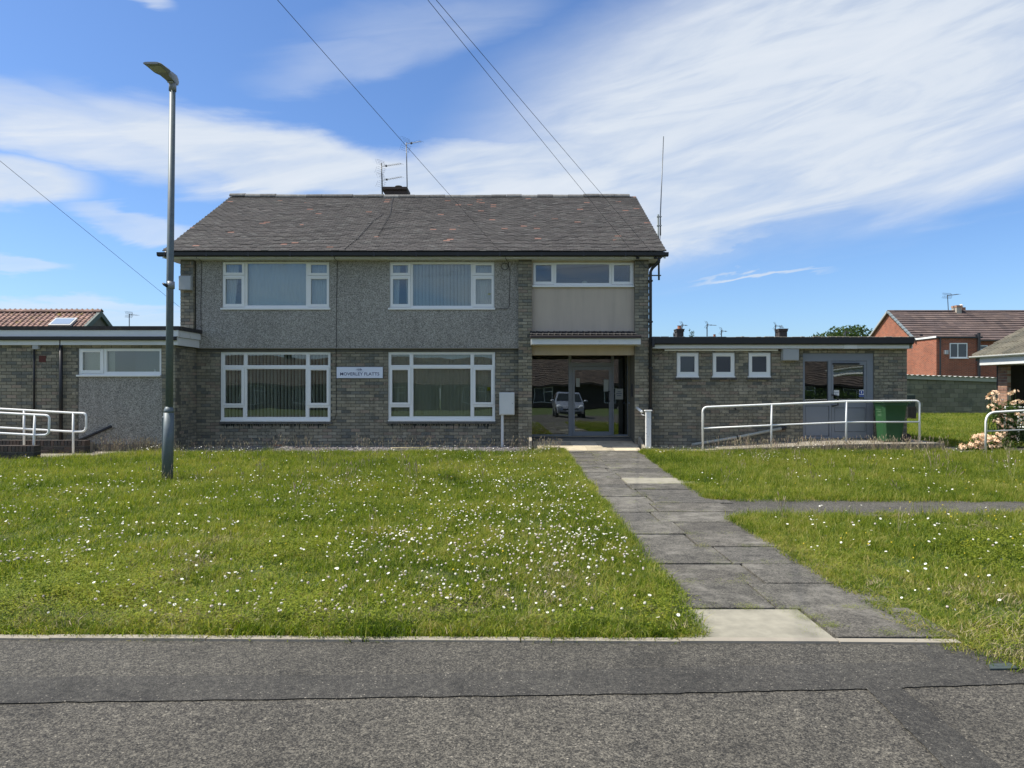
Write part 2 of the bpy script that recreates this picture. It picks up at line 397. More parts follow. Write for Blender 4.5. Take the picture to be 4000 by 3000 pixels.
def asphalt(name, lo, mid, hi, scale, fleck=.994, warm=(1.06, 1.0, .88)):
    def ex(N, col, pos):
        c1 = sep(N, voro(N, pos, scale)); c2 = sep(N, voro(N, pos, scale * .55))
        v = N.m('ADD', N.m('MULTIPLY', c1, .75), N.m('MULTIPLY', c2, .25))
        c = N.ramp(v, [(.10, lo), (.5, mid), (.9, hi)])
        c = N.mix(N.ramp(c1, [(fleck, 0.0), (fleck + .004, .6)]), c, (.42, .40, .36))
        b_ = N.n('ShaderNodeTexNoise', i_Vector=pos, i_Scale=.55, i_Detail=5.0, i_Roughness=.6)
        c = N.mix(1.0, c, N.ramp(b_.outputs[0], [(.3, .74), (.7, 1.22)]), 'MULTIPLY')
        b2_ = N.n('ShaderNodeTexNoise', i_Vector=pos, i_Scale=4.0, i_Detail=4.0, i_Roughness=.7)
        c = N.mix(1.0, c, N.ramp(b2_.outputs[0], [(.3, .90), (.7, 1.08)]), 'MULTIPLY')
        w1 = N.n('ShaderNodeTexNoise', i_Vector=pos, i_Scale=1.7, i_Detail=7.0, i_Roughness=.72)
        c = N.mix(1.0, c, N.ramp(w1.outputs[0], [(.36, .66), (.47, .98), (.58, 1.05), (.70, 1.34)]), 'MULTIPLY')
        w2 = N.n('ShaderNodeTexNoise', i_Vector=pos, i_Scale=26.0, i_Detail=3.0, i_Roughness=.6)
        c = N.mix(1.0, c, N.ramp(w2.outputs[0], [(.35, .72), (.65, 1.24)]), 'MULTIPLY')
        return N.mix(1.0, c, warm, 'MULTIPLY')
    return pmat(name, (.1, .1, .1), rough=.9, bump=(scale * .8, .9, .010), extra=ex)
TARMAC = asphalt('tarmac_worn', (.020,.019,.017), (.076,.073,.066), (.175,.167,.147), 150)
TARMACUP = asphalt('tarmac_verge', (.018,.017,.016), (.066,.064,.058), (.155,.149,.132), 165)
TARPATCH = asphalt('tarmac_patch', (.028,.027,.026), (.054,.053,.050), (.10,.098,.09), 170, .990)
PATHTAR = asphalt('path_tarmac', (.025,.025,.024), (.070,.068,.063), (.15,.145,.13), 150)
def slab_ex(N, col, pos):
    c1 = sep(N, voro(N, pos, 110.0))
    col = N.mix(1.0, col, N.ramp(c1, [(.0, .42), (.9, 1.55)]), 'MULTIPLY')
    nz = N.n('ShaderNodeTexNoise', i_Vector=pos, i_Scale=1.6, i_Detail=6.0, i_Roughness=.7)
    col = N.mix(N.ramp(nz.outputs[0], [(.50, 0.0), (.66, .75)]), col, (.20, .185, .155))
    w2 = N.n('ShaderNodeTexNoise', i_Vector=pos, i_Scale=7.0, i_Detail=7.0, i_Roughness=.75)
    col = N.mix(1.0, col, N.ramp(w2.outputs[0], [(.34, .55), (.48, 1.0), (.66, 1.35)]), 'MULTIPLY')
    w3 = N.n('ShaderNodeTexNoise', i_Vector=pos, i_Scale=2.3, i_Detail=6.0, i_Roughness=.7)
    return N.mix(N.ramp(w3.outputs[0], [(.60, 0.0), (.72, .5)]), col, (.055, .065, .03))
SLABM = pmat('grey_slab', [(.085,.079,.066), (.090,.083,.068), (.081,.075,.063), (.088,.08,.065), (.093,.086,.070)], rough=.95, bump=(160, .6, .006), extra=slab_ex)
TILEPAVE = pmat('buff_paver', [(.55,.47,.33), (.50,.43,.30), (.58,.50,.36)], rough=.9, noise=(7, .12), stain=[(3, (.30,.27,.20), .52, .72)], bump=(150, .3, .003))
SOIL = pmat('soil', (.045, .05, .02), rough=1, noise=(8, .3))
TURF = pmat('turf', (.075, .105, .022), rough=1, noise=(5, .35), bump=(40, 1.0, .03))

def gz(y):   # level ground
    pts = [(-1000, 0), (1000, 0)]
    for (a, za), (b, zb) in zip(pts, pts[1:]):
        if a <= y <= b: return za + (zb - za) * (y - a) / (b - a)
    return 0

# ------------------------------------------------------------------ ground, road, paths
ys = [-600, -60, -12, -6, -3.2, 0.3, 30, 100, 900]; xs = [-600, -60, -20, 0, 20, 60, 600]
v = [(x, y, gz(y) - .03) for y in ys for x in xs]; nx = len(xs)
f = [(j*nx+i, j*nx+i+1, (j+1)*nx+i+1, (j+1)*nx+i) for j in range(len(ys)-1) for i in range(nx-1)]
struct(put('ground', me('ground', v, f, TURF)))
ye = 4.125
v, f = [], []
ry = [-11, -6, -3.2, 0.3, 2.0]
for i, y in enumerate(ry): v += [(-45, y, gz(y)), (45, y, gz(y))]
v += [(-45, 4.20), (45, 4.20)] and [(-45, 4.20, 0), (2.55, 4.06, 0)]
n = len(ry)
f = [(2*i, 2*i+1, 2*i+3, 2*i+2) for i in range(n-1)]
f.append((2*n-2, 2*n-1, 2*n+1, 2*n))
struct(put('road', me('road', v, f, TARMAC)))

def sheet(name, pts, z, mat, thick=0.0):
    if thick:
        o = MB().prism([(p[0], p[1]) for p in pts], 'z', z - thick, z).build(name, mat); fix_normals(o)
    else:
        o = put(name, me(name, [(p[0], p[1], z) for p in pts], [tuple(range(len(pts)))], mat))
        fix_normals(o)
        if o.data.polygons[0].normal.z < 0: o.data.flip_normals()
    return struct(o)
G = lambda px, py: gp(px, py)
# worn upper strip beside the kerb, the reinstated trench and its branch
sheet('road_verge_strip', [G(-1500, 2478), G(1500, 2492), G(2700, 2502), G(3560, 2512), G(3640, 2588), G(2600, 2612), G(1500, 2640), G(-1500, 2655)], .004, TARMACUP)
def wobble(pts, amp=.006, n=18):
    out = []
    for (a, b) in zip(pts, pts[1:]):
        for k in range(n):
            tt = k / n; out.append((a[0]+(b[0]-a[0])*tt + random.uniform(-amp, amp), a[1]+(b[1]-a[1])*tt + random.uniform(-amp, amp)))
    out.append(pts[-1]); return out
up = wobble([G(-1500, 2655), G(1500, 2640), G(2600, 2612), G(3636, 2588), G(3560, 2512), G(3790, 2520)], .004)
rt = wobble([G(3790, 2520), G(4050, 2640), G(4600, 2640), G(4600, 2664), G(4000, 2674), G(3520, 2690)], .004)
dn = wobble([G(3520, 2690), G(3910, 3000), G(4300, 3320)], .006)
dl = wobble([G(4080, 3320), G(3689, 3000), G(3385, 2694)], .006) + wobble([G(3385, 2694), G(2600, 2712), G(1500, 2728), G(0, 2750), G(-1500, 2770)], .006)
sheet('road_patch', up[:-1] + rt[:-1] + dn + dl, .0058, TARPATCH)
cv = MB().prism([G(3862, 2604), G(3945, 2602), G(3985, 2622), G(3868, 2624)], 'z', .0, .016).build('stopcock_cover', IRON); fix_normals(cv)
tag(cv, 'small dark iron stopcock cover in the tarmac by the right lawn', 'cover')

# concrete edging along the lawn, laid in lengths
x = -8.0; k = 0; edg = []
edge = MB(); edge.box(-9, 2.4, 4.135, 4.14, -.05, -.02).build('kerb', CONC)
kerb = bpy.data.objects['kerb']; struct(kerb)
def ky(x): return 4.165 - (x + 6) * .0135
x = -9.0
while x < 2.5:
    x1 = min(x + .905, 2.55); a = ky(x) + random.uniform(-.004, .004); b = ky(x1) + random.uniform(-.004, .004)
    zt = .018 + random.uniform(-.003, .003)
    mb = MB().prism([(x + .004, a - .028), (x1 - .004, b - .028), (x1 - .004, b + .030), (x + .004, a + .030)], 'z', -.06, zt)
    o = mb.build('edging_stone', CONC, kerb); fix_normals(o); x = x1

# main path: rows of slabs 0.6 m deep, joints measured from the picture
path = MB().box(1.02, 2.55, 4.19, 16.05, -.035, -.012).build('path', SOIL); struct(path)
rows = [4068 / (p - 1510) for p in (2500, 2383, 2283, 2206, 2140, 2091, 2042, 2003, 1969, 1942, 1915, 1893, 1870, 1849, 1832, 1817, 1803, 1791, 1780, 1770)]
rows = [r for r in rows if r < 15.8] + [16.09]
for i, (a, b) in enumerate(zip(rows, rows[1:])):
    j = [1.88, 1.74, 1.88, 1.82, 1.70, 1.73, 1.60, 1.71, 1.78, 1.74, 1.70, 1.73, 1.75, 1.66, 1.73, 1.6, 1.78, 1.7, 1.75, 1.6, 1.75][i % 21]
    segs = [(.98, j), (j, 2.90)]
    for q, (x0, x1) in enumerate(segs):
        g = .009; pale = (i == 0 and q == 0) or (abs(a - 4068/383) < .02 and q == 1)
        x1 = min(x1, 2.60 if b < 9 else 2.86 - max(0, (12.5 - b)) * .03)
        if x1 - x0 < .1: continue
        dz = random.uniform(-.007, .007); mb = MB().box(x0 + g, x1 - g, a + g, b - g, -.04, .012 + dz, .004)
        o = mb.build('paving_slab', PALESLAB if pale else SLABM, path)
        if pale: o['label'] = 'pale replacement slab'
        o.rotation_euler = (0, 0, 0)
# side path to the right
sheet('side_path', wobble([(2.3, 9.3), (6, 9.06), (16, 8.98)], .015, 14) + wobble([(16, 8.12), (6, 8.13), (2.3, 7.9)], .015, 14), .004, PATHTAR, .03)
# slabs before the entrance, rising to the door
YD = 18.2; ZD = .205
def rz(y): return .012 + (ZD - .012) * max(0, min(1, (y - 16.09) / (YD - 16.09)))
ramp = MB(); ramp.prism([(16.09, -.05), (18.3, -.05), (18.3, ZD - .02), (16.09, -.02)], 'x', .50, 3.0)
ramp = ramp.build('entrance_ramp', CONC); fix_normals(ramp); struct(ramp)
yy = 16.09; cuts = [16.09, 16.66, 17.22, 17.75, 18.28]
for i, (a, b) in enumerate(zip(cuts, cuts[1:])):
    xx = .50 - (.3 if i % 2 else 0)
    while xx < 2.97:
        x0, x1 = max(xx, .50) + .003, min(xx + .61, 2.99) - .003
        if x1 - x0 > .05:
            mb = MB(); A, B = a + .003, b - .003
            mb.add([(x0, A, rz(A)-.03), (x1, A, rz(A)-.03), (x1, B, rz(B)-.03), (x0, B, rz(B)-.03), (x0, A, rz(A)+.003), (x1, A, rz(A)+.003), (x1, B, rz(B)+.003), (x0, B, rz(B)+.003)],
                   [(3, 2, 1, 0), (4, 5, 6, 7), (0, 1, 5, 4), (1, 2, 6, 5), (2, 3, 7, 6), (3, 0, 4, 7)])
            mb.build('paving_slab', TILEPAVE, ramp)
        xx += .61
for xk, nm in ((.43, 0), (3.03, 1)):
    y0, y1 = (16.25, 17.0) if nm == 0 else (16.25, 17.0)
    o = MB().prism([(y0, -.05), (y1, -.05), (y1, .30), (y0, .06 if nm else .22)], 'x', xk - .03, xk + .03).build('edging_stone', CONC, ramp); fix_normals(o)

# strip of slate chips along the foot of the wall
sheet('gravel_bed', [(-7.58, 15.75), (.38, 15.75), (.38, 17.06), (-7.58, 17.06)], .004, CONCDARK)
uv, uf = [], []
rs = random.Random(3)
ch = MB()
base = [(-1,-1,0),(1,-1,0),(1,1,0),(-1,1,0),(-.7,-.8,1),(.8,-.6,1),(.6,.8,1),(-.8,.7,1)]
bf = [(0,1,5,4),(1,2,6,5),(2,3,7,6),(3,0,4,7),(4,5,6,7)]
mats = []
for i in range(5200):
    x, y = rs.uniform(-7.55, .36), 15.8 + 1.22 * rs.random() ** .8
    M = Matrix.Translation((x, y, rs.uniform(.004, .03))) @ Matrix.Rotation(rs.uniform(0, 6.3), 4, 'Z') @ Matrix.Rotation(rs.uniform(-.5, .5), 4, 'X') @ Matrix.Diagonal((rs.uniform(.015, .045), rs.uniform(.01, .025), rs.uniform(.006, .016), 1))
    mats.append(M)
o = joined('gravel', base, bf, mats, SLATE); kind(o, 'stuff'); o['label'] = 'grey and purple slate chips along the foot of the wall'

# concrete by the right wing: path strip and the rising ramp
sheet('concrete_path', [(3.06, 15.85), (9.9, 15.85), (9.9, 17.06), (3.06, 17.06)], .012, CONC, .05)
rr = MB().add([(4.38, 16.12, .013), (7.6, 16.12, .15), (9.7, 16.12, .165), (9.7, 17.08, .19), (7.6, 17.08, .19), (4.38, 17.08, .02),
               (4.38, 16.12, -.03), (7.6, 16.12, -.03), (9.7, 16.12, -.03), (9.7, 17.08, -.03), (7.6, 17.08, -.03), (4.38, 17.08, -.03)],
              [(0,1,4,5), (1,2,3,4), (0,6,7,1), (1,7,8,2), (2,8,9,3), (3,9,10,4), (4,10,11,5), (5,11,6,0)]).build('concrete_ramp', CONC); fix_normals(rr); struct(rr)
rk = MB().prism([(4.4, -.03), (9.78, -.03), (9.78, .185), (7.6, .155), (4.4, .02)], 'y', 16.06, 16.115).build('ramp_edge', CONCDARK, rr); fix_normals(rk)
MB().box(9.703, 9.78, 16.12, 17.3, -.03, .18).build('ramp_edge', CONCDARK, rr)
sheet('back_path', [(9.8, 15.75), (15.5, 15.75), (15.5, 17.0), (9.8, 17.2)], .011, PATHTAR, .04)
sheet('left_path', [(-11.9, 14.25), (-9.55, 14.2), (-8.5, 15.3), (-8.2, 16.0), (-11.9, 15.9)], .012, CONC, .04)

# ------------------------------------------------------------------ brick laying
BL, BH, JT = .2155, .0655, .010
def brick_unit():
    c = .003
    v = [(0,1,0),(1,1,0),(1,1,1),(0,1,1), (0,.12,0),(1,.12,0),(1,.12,1),(0,.12,1), (.014,0,.05),(.986,0,.05),(.986,0,.95),(.014,0,.95)]
    f = [(4,5,1,0),(5,6,2,1),(6,7,3,2),(7,4,0,3),(8,9,5,4),(9,10,6,5),(10,11,7,6),(11,8,4,7),(8,11,10,9)]
    return v, [tuple(q) for q in f]
BV, BF = brick_unit(); BF = [q[::-1] if i == 8 else q for i, q in enumerate(BF)]
BRMESH = {}
def brick_mesh(mat):
    if mat.name not in BRMESH:
        m = me('brick', BV, BF, mat); BRMESH[mat.name] = m
    return BRMESH[mat.name]
def lay(x0, x1, z0, z1, holes, phase=0.0, zref=0.0, bl=BL, bh=BH, jt=JT):
    """courses of stretcher bond in a rectangle with holes -> (x, z, w, h)"""
    out = []; P = bl + jt; Q = bh + jt; r = int(math.floor((z0 - zref) / Q)) - 1
    while zref + r * Q < z1:
        za, zb = zref + r * Q, zref + r * Q + bh
        za, zb = max(za, z0), min(zb, z1)
        if zb - za > bh * .3:
            xo = x0 - P * 2 + ((P / 2) if r % 2 else 0) + phase
            while xo < x1:
                a, b = max(xo, x0), min(xo + bl, x1); xo += P
                if b - a < .03: continue
                segs = [(a, b, za, zb)]
                for h in holes:
                    ns = []
                    for (c, d, e, g) in segs:
                        if h[1] <= c or h[0] >= d or h[3] <= e or h[2] >= g: ns.append((c, d, e, g)); continue
                        if h[0] - jt > c + .03: ns.append((c, h[0] - jt * .5, e, g))
                        if d > h[1] + jt + .03: ns.append((h[1] + jt * .5, d, e, g))
                        if h[0] <= c and h[1] >= d:
                            if e < h[2] - .03: ns.append((c, d, e, h[2] - .004))
                            if g > h[3] + .03: ns.append((c, d, h[3] + .004, g))
                    segs = ns
                out += [(c, d, e, g) for (c, d, e, g) in segs if d - c > .025 and g - e > .02]
        r += 1
    return out
def wall_face(wall, spots, budget, mat=BRICK, prefer=None):
    """spots: list of (Matrix frame, bricks). Full bricks become objects up to the budget, the rest one stuff part."""
    allb = []
    for (Mf, bricks, dep) in spots:
        for (a, b, c, d) in bricks: allb.append((Mf, a, b, c, d, dep))
    allb.sort(key=lambda q: -((q[2]-q[1]) * (q[4]-q[3])) - (prefer(q) if prefer else 0))
    def mt(q):
        Mf, a, b, c, d, dep = q
        j = random.uniform(-.0025, .0015)
        return Mf @ Matrix.Translation((a, -dep + j, c)) @ Matrix.Rotation(random.uniform(-.006, .006), 4, 'Y') @ Matrix.Diagonal((b - a, .05, d - c, 1))
    copies('brick', brick_mesh(mat), [mt(q) for q in allb[:budget]], wall)
    rest = allb[budget:]
    if rest: kind(joined('brickwork', BV, BF, [mt(q) for q in rest], mat, wall), 'stuff')
def frameY(Y): return Matrix.Translation((0, Y, 0))                     # wall facing the street at depth Y
def frameSide(X, Y0, sgn=1):                                           # wall facing +X (sgn 1): local x runs along +Y
    return Matrix.Translation((X, Y0, 0)) @ Matrix.Rotation(R(90), 4, 'Z')
def backing(mb, x0, x1, z0, z1, Y, th, holes):
    for (a, b, c, d) in minus(x0, x1, z0, z1, holes): mb.box(a, b, Y + .008, Y + th, c, d)

# ------------------------------------------------------------------ windows
def rect_px(r, Y): return (wx(r[0], Y), wx(r[1], Y), wz(r[3], Y), wz(r[2], Y))
def pane_box(x0, x1, y, z0, z1, gl, w):
    d = (z1 - z0) * math.tan(R(.42)) / 2       # the panes lean back a hair
    o = MB().prism([(y - d, z0), (y + d, z1), (y + d + .006, z1), (y - d + .006, z0)], 'x', x0, x1).build('pane', gl, w); fix_normals(o); return o
def window(bld, Y, outer, panes, sashes, sill=None, mat=UPVC, gl=GLASS, name='window', th=.06, vent=True):
    O = rect_px(outer, Y); P = [rect_px(p, Y) for p in panes]; S = [(rect_px(a, Y), rect_px(b, Y)) for a, b in sashes]
    fr = MB()
    for r in minus(*O, P + [q[0] for q in S]): fr.box(r[0], r[1], Y, Y + th, r[2], r[3])
    w = fr.build(name, mat, bld)
    for g in P:
        bd = MB()
        for r in minus(*g, [(g[0] + .012, g[1] - .012, g[2] + .012, g[3] - .012)]): bd.box(r[0], r[1], Y + .012, Y + th - .004, r[2], r[3])
        bd.build('glazing_bead', mat, w)
        pane_box(g[0] + .002, g[1] - .002, Y + .030, g[2] + .002, g[3] - .002, gl, w)
    for (a, g) in S:
        m = MB()
        e = .004
        for r in minus(a[0] + e, a[1] - e, a[2] + e, a[3] - e, [g]): m.box(r[0], r[1], Y - .014, Y + th - .01, r[2], r[3])
        m.build('casement', mat, w)
        pane_box(g[0] - .002, g[1] + .002, Y + .018, g[2] - .002, g[3] + .002, gl, w)
        if vent:
            hz = a[3] - g[3]
            cx0, cx1 = g[0] + .0, g[1] + .01
            MB().box(cx0, cx1, Y - .026, Y - .0141, g[3] + hz * .30, g[3] + hz * .62, .003).build('trickle_vent', mat, w)
    if sill:
        q = rect_px(sill, Y - .05); MB().box(q[0], q[1], Y - .075, Y + .03, q[2], q[3] - .001, .004).build('sill', mat, w)
    return w, O
# ------------------------------------------------------------------ the two-storey block
YW, YF, YR = 17.1, 16.92, 17.0        # brick wall, projecting piers, pebble-dashed upper wall
XL, XR = wx(704, YF), wx(2535, YF)
main = thing('flats_building', 'two-storey block of flats in buff brick and grey pebbledash under a dark tiled roof', 'building', (-2.3, 17.1, 0))
Yg = YW + .03
w4 = (863, 1292, 1375, 1646); w5 = (1517, 1934, 1375, 1645)
w1 = (869, 1289, 1023, 1208); w2 = (1522, 1932, 1023, 1208); w3 = (2082, 2475, 1026, 1121)
Yu = YR + .05
H4, H5 = rect_px(w4, Yg), rect_px(w5, Yg)
H1, H2, H3 = rect_px(w1, Yu), rect_px(w2, Yu), rect_px(w3, Yu)
zband = wz(1361, YW); zt = wz(1016, YR)
xlw = wx(766, YW); p2a, p2b = wx(2025, YF), wx(2078, YF); p3a, p3b = wx(2480, YF), XR
lower = MB(); backing(lower, xlw - .1, p2a + .02, -.05, zband, YW, .28, [H4, H5]); lower = lower.build('wall', MORTAR, main)
lower['label'] = 'ground floor wall of buff brick'
bk = lay(xlw - .02, p2a, .0, zband - .07, [H4, H5], 0.03)
wall_face(lower, [(frameY(YW), bk, 0)], 300, prefer=lambda q: .00001 * q[1])
# dark soldier band over the windows
bb = MB().box(xlw - .05, p2a, YW - .004, YW + .004, zband - .085, zband - .001).build('lintel_band', CONCDARK, main)
# projecting piers
for k, (a, b, zb_) in enumerate(((XL, wx(755, YF), 2.6), (p2a, p2b, 0.0), (p3a, p3b, 0.0))):
    pm = MB().box(a + .006, b - .006, YF + .008, YW + .6, zb_ if zb_ else -.05, zt - .001).build('pier', MORTAR, main)
    sp = [(frameY(YF), lay(a, b, zb_, zt - .02, [], k * .11), 0)]
    if k == 0: sp.append((frameSide(b, YF), lay(.0, .085, zb_, zt - .02, [], .11), 0))
    wall_face(pm, sp, 300)
# upper pebble-dashed wall
up = MB(); backing(up, wx(768, YR) - .02, p2a + .01, wz(1360, YR), zt, YR, .3, [H1, H2]); up = up.build('upper_wall', DASH, main)
MB().box(wx(768, YR), p2a, YR - .012, YR + .03, wz(1361.5, YR), wz(1358.5, YR)).build('drip_bead', CONC, main)
# cream panel below the landing window
cp = MB(); backing(cp, p2b - .01, p3a + .01, wz(1297, YR + .03) - .55, zt, YR + .03, .3, [H3]); cp.build('render_panel', CREAM, main)
# shell
sh = MB()
sh.box(XL + .01, XL + .29, YW + .61, 24.6, -.05, 4.6); sh.box(XR - .29, XR - .01, YW + .61, 24.6, -.05, 4.6)
sh.box(XL + .01, XR - .01, 24.3, 24.6, -.05, 4.6)
sh.build('outer_wall', BRICK, main)
inn = MB()
inn.box(XL + .3, XR - .3, YW + .35, 24.2, 2.42, 2.52); inn.box(XL + .3, XR - .3, YW + .35, 24.2, 4.50, 4.56)
inn.box(XL + .3, XR - .3, 20.0, 20.1, .25, 2.42); inn.box(XL + .3, XR - .3, 20.0, 20.1, 2.52, 4.5)
for xw in (-4.35, -.35, .3): inn.box(xw, xw + .1, YW + .35, 20.0, 2.52, 4.5)
for xw in (-4.35, -.35): inn.box(xw, xw + .1, YW + .35, 20.0, .25, 2.42)
inn.build('interior_wall', WALLIN, main)
MB().box(XL + .3, XR - .3, YW + .3, 24.2, .1, .19).build('floor', CONCDARK, main)

# windows
lt = lambda x0, x1, y0, y1: (x0, x1, y0, y1)
def Zp(o, k, r): return tuple(o[i % 2] + v / k if False else v for i, v in enumerate(r))
z3 = lambda x0, x1, y0, y1: (600 + x0/2.765, 600 + x1/2.765, 1300 + y0/2.765, 1300 + y1/2.765)
z4 = lambda x0, x1, y0, y1: (1300 + x0/2.765, 1300 + x1/2.765, 1250 + y0/2.765, 1250 + y1/2.765)
z2 = lambda x0, x1, y0, y1: (600 + x0/2.765, 600 + x1/2.765, 700 + y0/2.765, 700 + y1/2.765)
z5 = lambda x0, x1, y0, y1: (1900 + x0/1.844, 1900 + x1/1.844, 950 + y0/1.844, 950 + y1/1.844)
W4, _ = window(main, Yg, w4, [z3(763,977,230,355), z3(1008,1650,230,355), z3(1682,1890,230,355), z3(1003,1645,387,915), z3(753,968,805,918), z3(1675,1885,805,915)],
            [(z3(750,985,378,788), z3(775,950,405,762)), (z3(1660,1897,378,788), z3(1697,1870,405,757))], (861, 1291, 1641, 1647))
W5, _ = window(main, Yg, w5, [z4(625,834,368,492), z4(864,1492,368,490), z4(1521,1727,368,490), z4(864,1492,521,1047), z4(624,834,938,1048), z4(1522,1729,936,1046)],
            [(z4(612,845,505,917), z4(641,812,541,891)), (z4(1512,1742,505,915), z4(1541,1710,541,888))], (1516, 1935, 1640, 1646))
W1, _ = window(main, Yu, w1, [z2(1008,1650,905,1368)],
            [(z2(750,987,893,1037), z2(780,957,920,1010)), (z2(750,987,1043,1382), z2(778,952,1078,1348)), (z2(1665,1900,897,1040), z2(1700,1873,924,1014)), (z2(1668,1900,1046,1382), z2(1700,1872,1080,1350))], (861, 1291, 1203, 1210))
dx = 653 - 5
s2 = lambda q: tuple((v + dx * 1 + (0 if i > 1 else 0)) if i < 2 else v for i, v in enumerate(q))
W2, _ = window(main, Yu, w2, [(1611, 1841, 1030, 1196)],
            [((1525, 1605, 1026, 1076), (1535, 1594, 1036, 1066)), ((1525, 1605, 1078, 1200), (1535, 1594, 1091, 1188)), ((1847, 1930, 1026, 1076), (1858, 1920, 1036, 1066)), ((1847, 1930, 1078, 1200), (1858, 1920, 1091, 1188))], (1516, 1934, 1203, 1210))
W3, _ = window(main, Yu, w3, [z5(500,888,148,290)], [(z5(338,487,142,300), z5(355,468,158,277)), (z5(902,1055,142,300), z5(918,1035,158,277))], (2079, 2477, 1115, 1122))
# surrounds: tiled sub-sills in a dark line under the ground-floor windows
for (a, b, yy) in ((858, 1298, 1646), (1511, 1940, 1645)):
    x0, x1 = wx(a, YW), wx(b, YW); z = wz(yy + 1, YW)
    n = int((x1 - x0) / .15)
    for k in range(n):
        q = x0 + (x1 - x0) * k / n
        MB().box(q + .003, q + (x1-x0)/n - .003, YW - .05 + random.uniform(-.004, .004), YW + .02, z - .055, z - .004 + random.uniform(-.002, .002), .003).build('sill_tile', CONCDARK, main)

# stains running down under the sills (dirt with its own shape, thin patches of soot)
def soot_ex(N, col, pos): return col
SOOT = pmat('soot', (.03, .035, .03), rough=1)
for (a, b) in ((868, 1292), (1530, 1925)):
    mb = MB(); px = a
    while px < b:
        L = abs(random.gauss(0, .055)) + .012; w_ = random.uniform(.008, .022); x = wx(px, YW); z = wz(1656, YW)
        mb.add([(x - w_, YW - .0065, z), (x + w_, YW - .0065, z), (x + w_ * .35, YW - .0065, z - L), (x - w_ * .3, YW - .0065, z - L)], [(0, 1, 2, 3)])
        px += random.uniform(3, 11)
    kind(mb.build('soot_streaks', SOOT, lower), 'stuff')

# blinds and curtains
def slats(win, rect, Y, w, ang, mat, step=.085, jitter=3):
    x0, x1, z0, z1 = rect; x = x0 + step / 2; M = []
    m = me('blind_slat', [(-w/2, 0, 0), (w/2, 0, 0), (w/2, 0, 1), (-w/2, 0, 1), (0, -.004, 0), (0, -.004, 1)], [(0, 4, 5, 3), (4, 1, 2, 5)], mat)
    while x < x1:
        M.append(Matrix.Translation((x, Y, z0)) @ Matrix.Rotation(R(ang + random.uniform(-jitter, jitter)), 4, 'Z') @ Matrix.Diagonal((1, 1, z1 - z0, 1))); x += step
    copies('blind_slat', m, M, win)
slats(W4, (H4[0] + .03, H4[1] - .03, H4[2] + .05, H4[3] - .02), Yg + .16, .085, 62, BLINDL, jitter=6)
slats(W5, (H5[0] + .03, H5[1] - .03, H5[2] + .03, H5[3] - .02), Yg + .14, .089, 12, BLINDD)
slats(W2, (wx(1606, Yu), wx(1846, Yu), H2[2] + .04, H2[3] - .02), Yu + .14, .086, 32, NET, jitter=6)
def curtain(win, x0, x1, z0, z1, Y, mat, n=9, amp=.02, taper=0.0, name='curtain'):
    v = []; f = []; K = n * 4
    for i in range(K + 1):
        tt = i / K
        for j in range(6):
            g = j / 5; xx = x0 + (x1 - x0) * tt; xx = xx + (x0 - xx) * taper * (1 - g) if taper >= 0 else xx + (x1 - xx) * -taper * (1 - g)
            v.append((xx, Y + amp * math.sin(tt * n * 2 * math.pi + g), z0 + (z1 - z0) * g))
    for i in range(K):
        for j in range(5): f.append((i*6+j, (i+1)*6+j, (i+1)*6+j+1, i*6+j+1))
    return put(name, me(name, v, f, mat, True), win)
curtain(W1, wx(955, Yu), wx(1205, Yu), H1[2] + .03, H1[3], Yu + .13, NET, 16, .008)
curtain(W1, wx(872, Yu), wx(925, Yu), H1[2], H1[3], Yu + .16, NET, 5, .02, .35)
curtain(W1, wx(932, Yu), wx(958, Yu), H1[2], H1[3], Yu + .19, BLINDL, 4, .02, -.2)
curtain(W1, wx(1203, Yu), wx(1287, Yu), H1[2], H1[3], Yu + .15, NET, 8, .014)
curtain(W2, wx(1524, Yu), wx(1560, Yu), H2[2], H2[3], Yu + .16, NET, 4, .02, .2)
curtain(W2, wx(1580, Yu), wx(1610, Yu), H2[2], H2[3], Yu + .16, BLINDL, 4, .02, -.2)
curtain(W2, wx(1845, Yu), wx(1930, Yu), H2[2], H2[3], Yu + .16, NET, 8, .014)
YELL = pmat('yellow_note', (.45, .42, .03), rough=.8)
MB().box(wx(1903, Yg), wx(1917, Yg), Yg + .05, Yg + .056, wz(1526, Yg), wz(1512, Yg)).build('notice', YELL, W5)
MB().box(wx(1905, Yu), wx(1916, Yu), Yu + .05, Yu + .056, wz(1152, Yu), wz(1143, Yu)).build('notice', YELL, W2)
# ornaments on the landing sill
orn = MB().ball((wx(2286, Yu), Yu + .16, H3[2] + .10), .075, 12, 8); orn.build('ornament', LAMPW, W3, True)
for px in (2193, 2352, 2361, 2371, 2102, 2130):
    hh = random.uniform(.05, .11); MB().tube([(wx(px, Yu), Yu + .14, H3[2] + .02), (wx(px, Yu), Yu + .14, H3[2] + .02 + hh)], [.03, .018], 8).build('ornament', PAPER, W3, True)

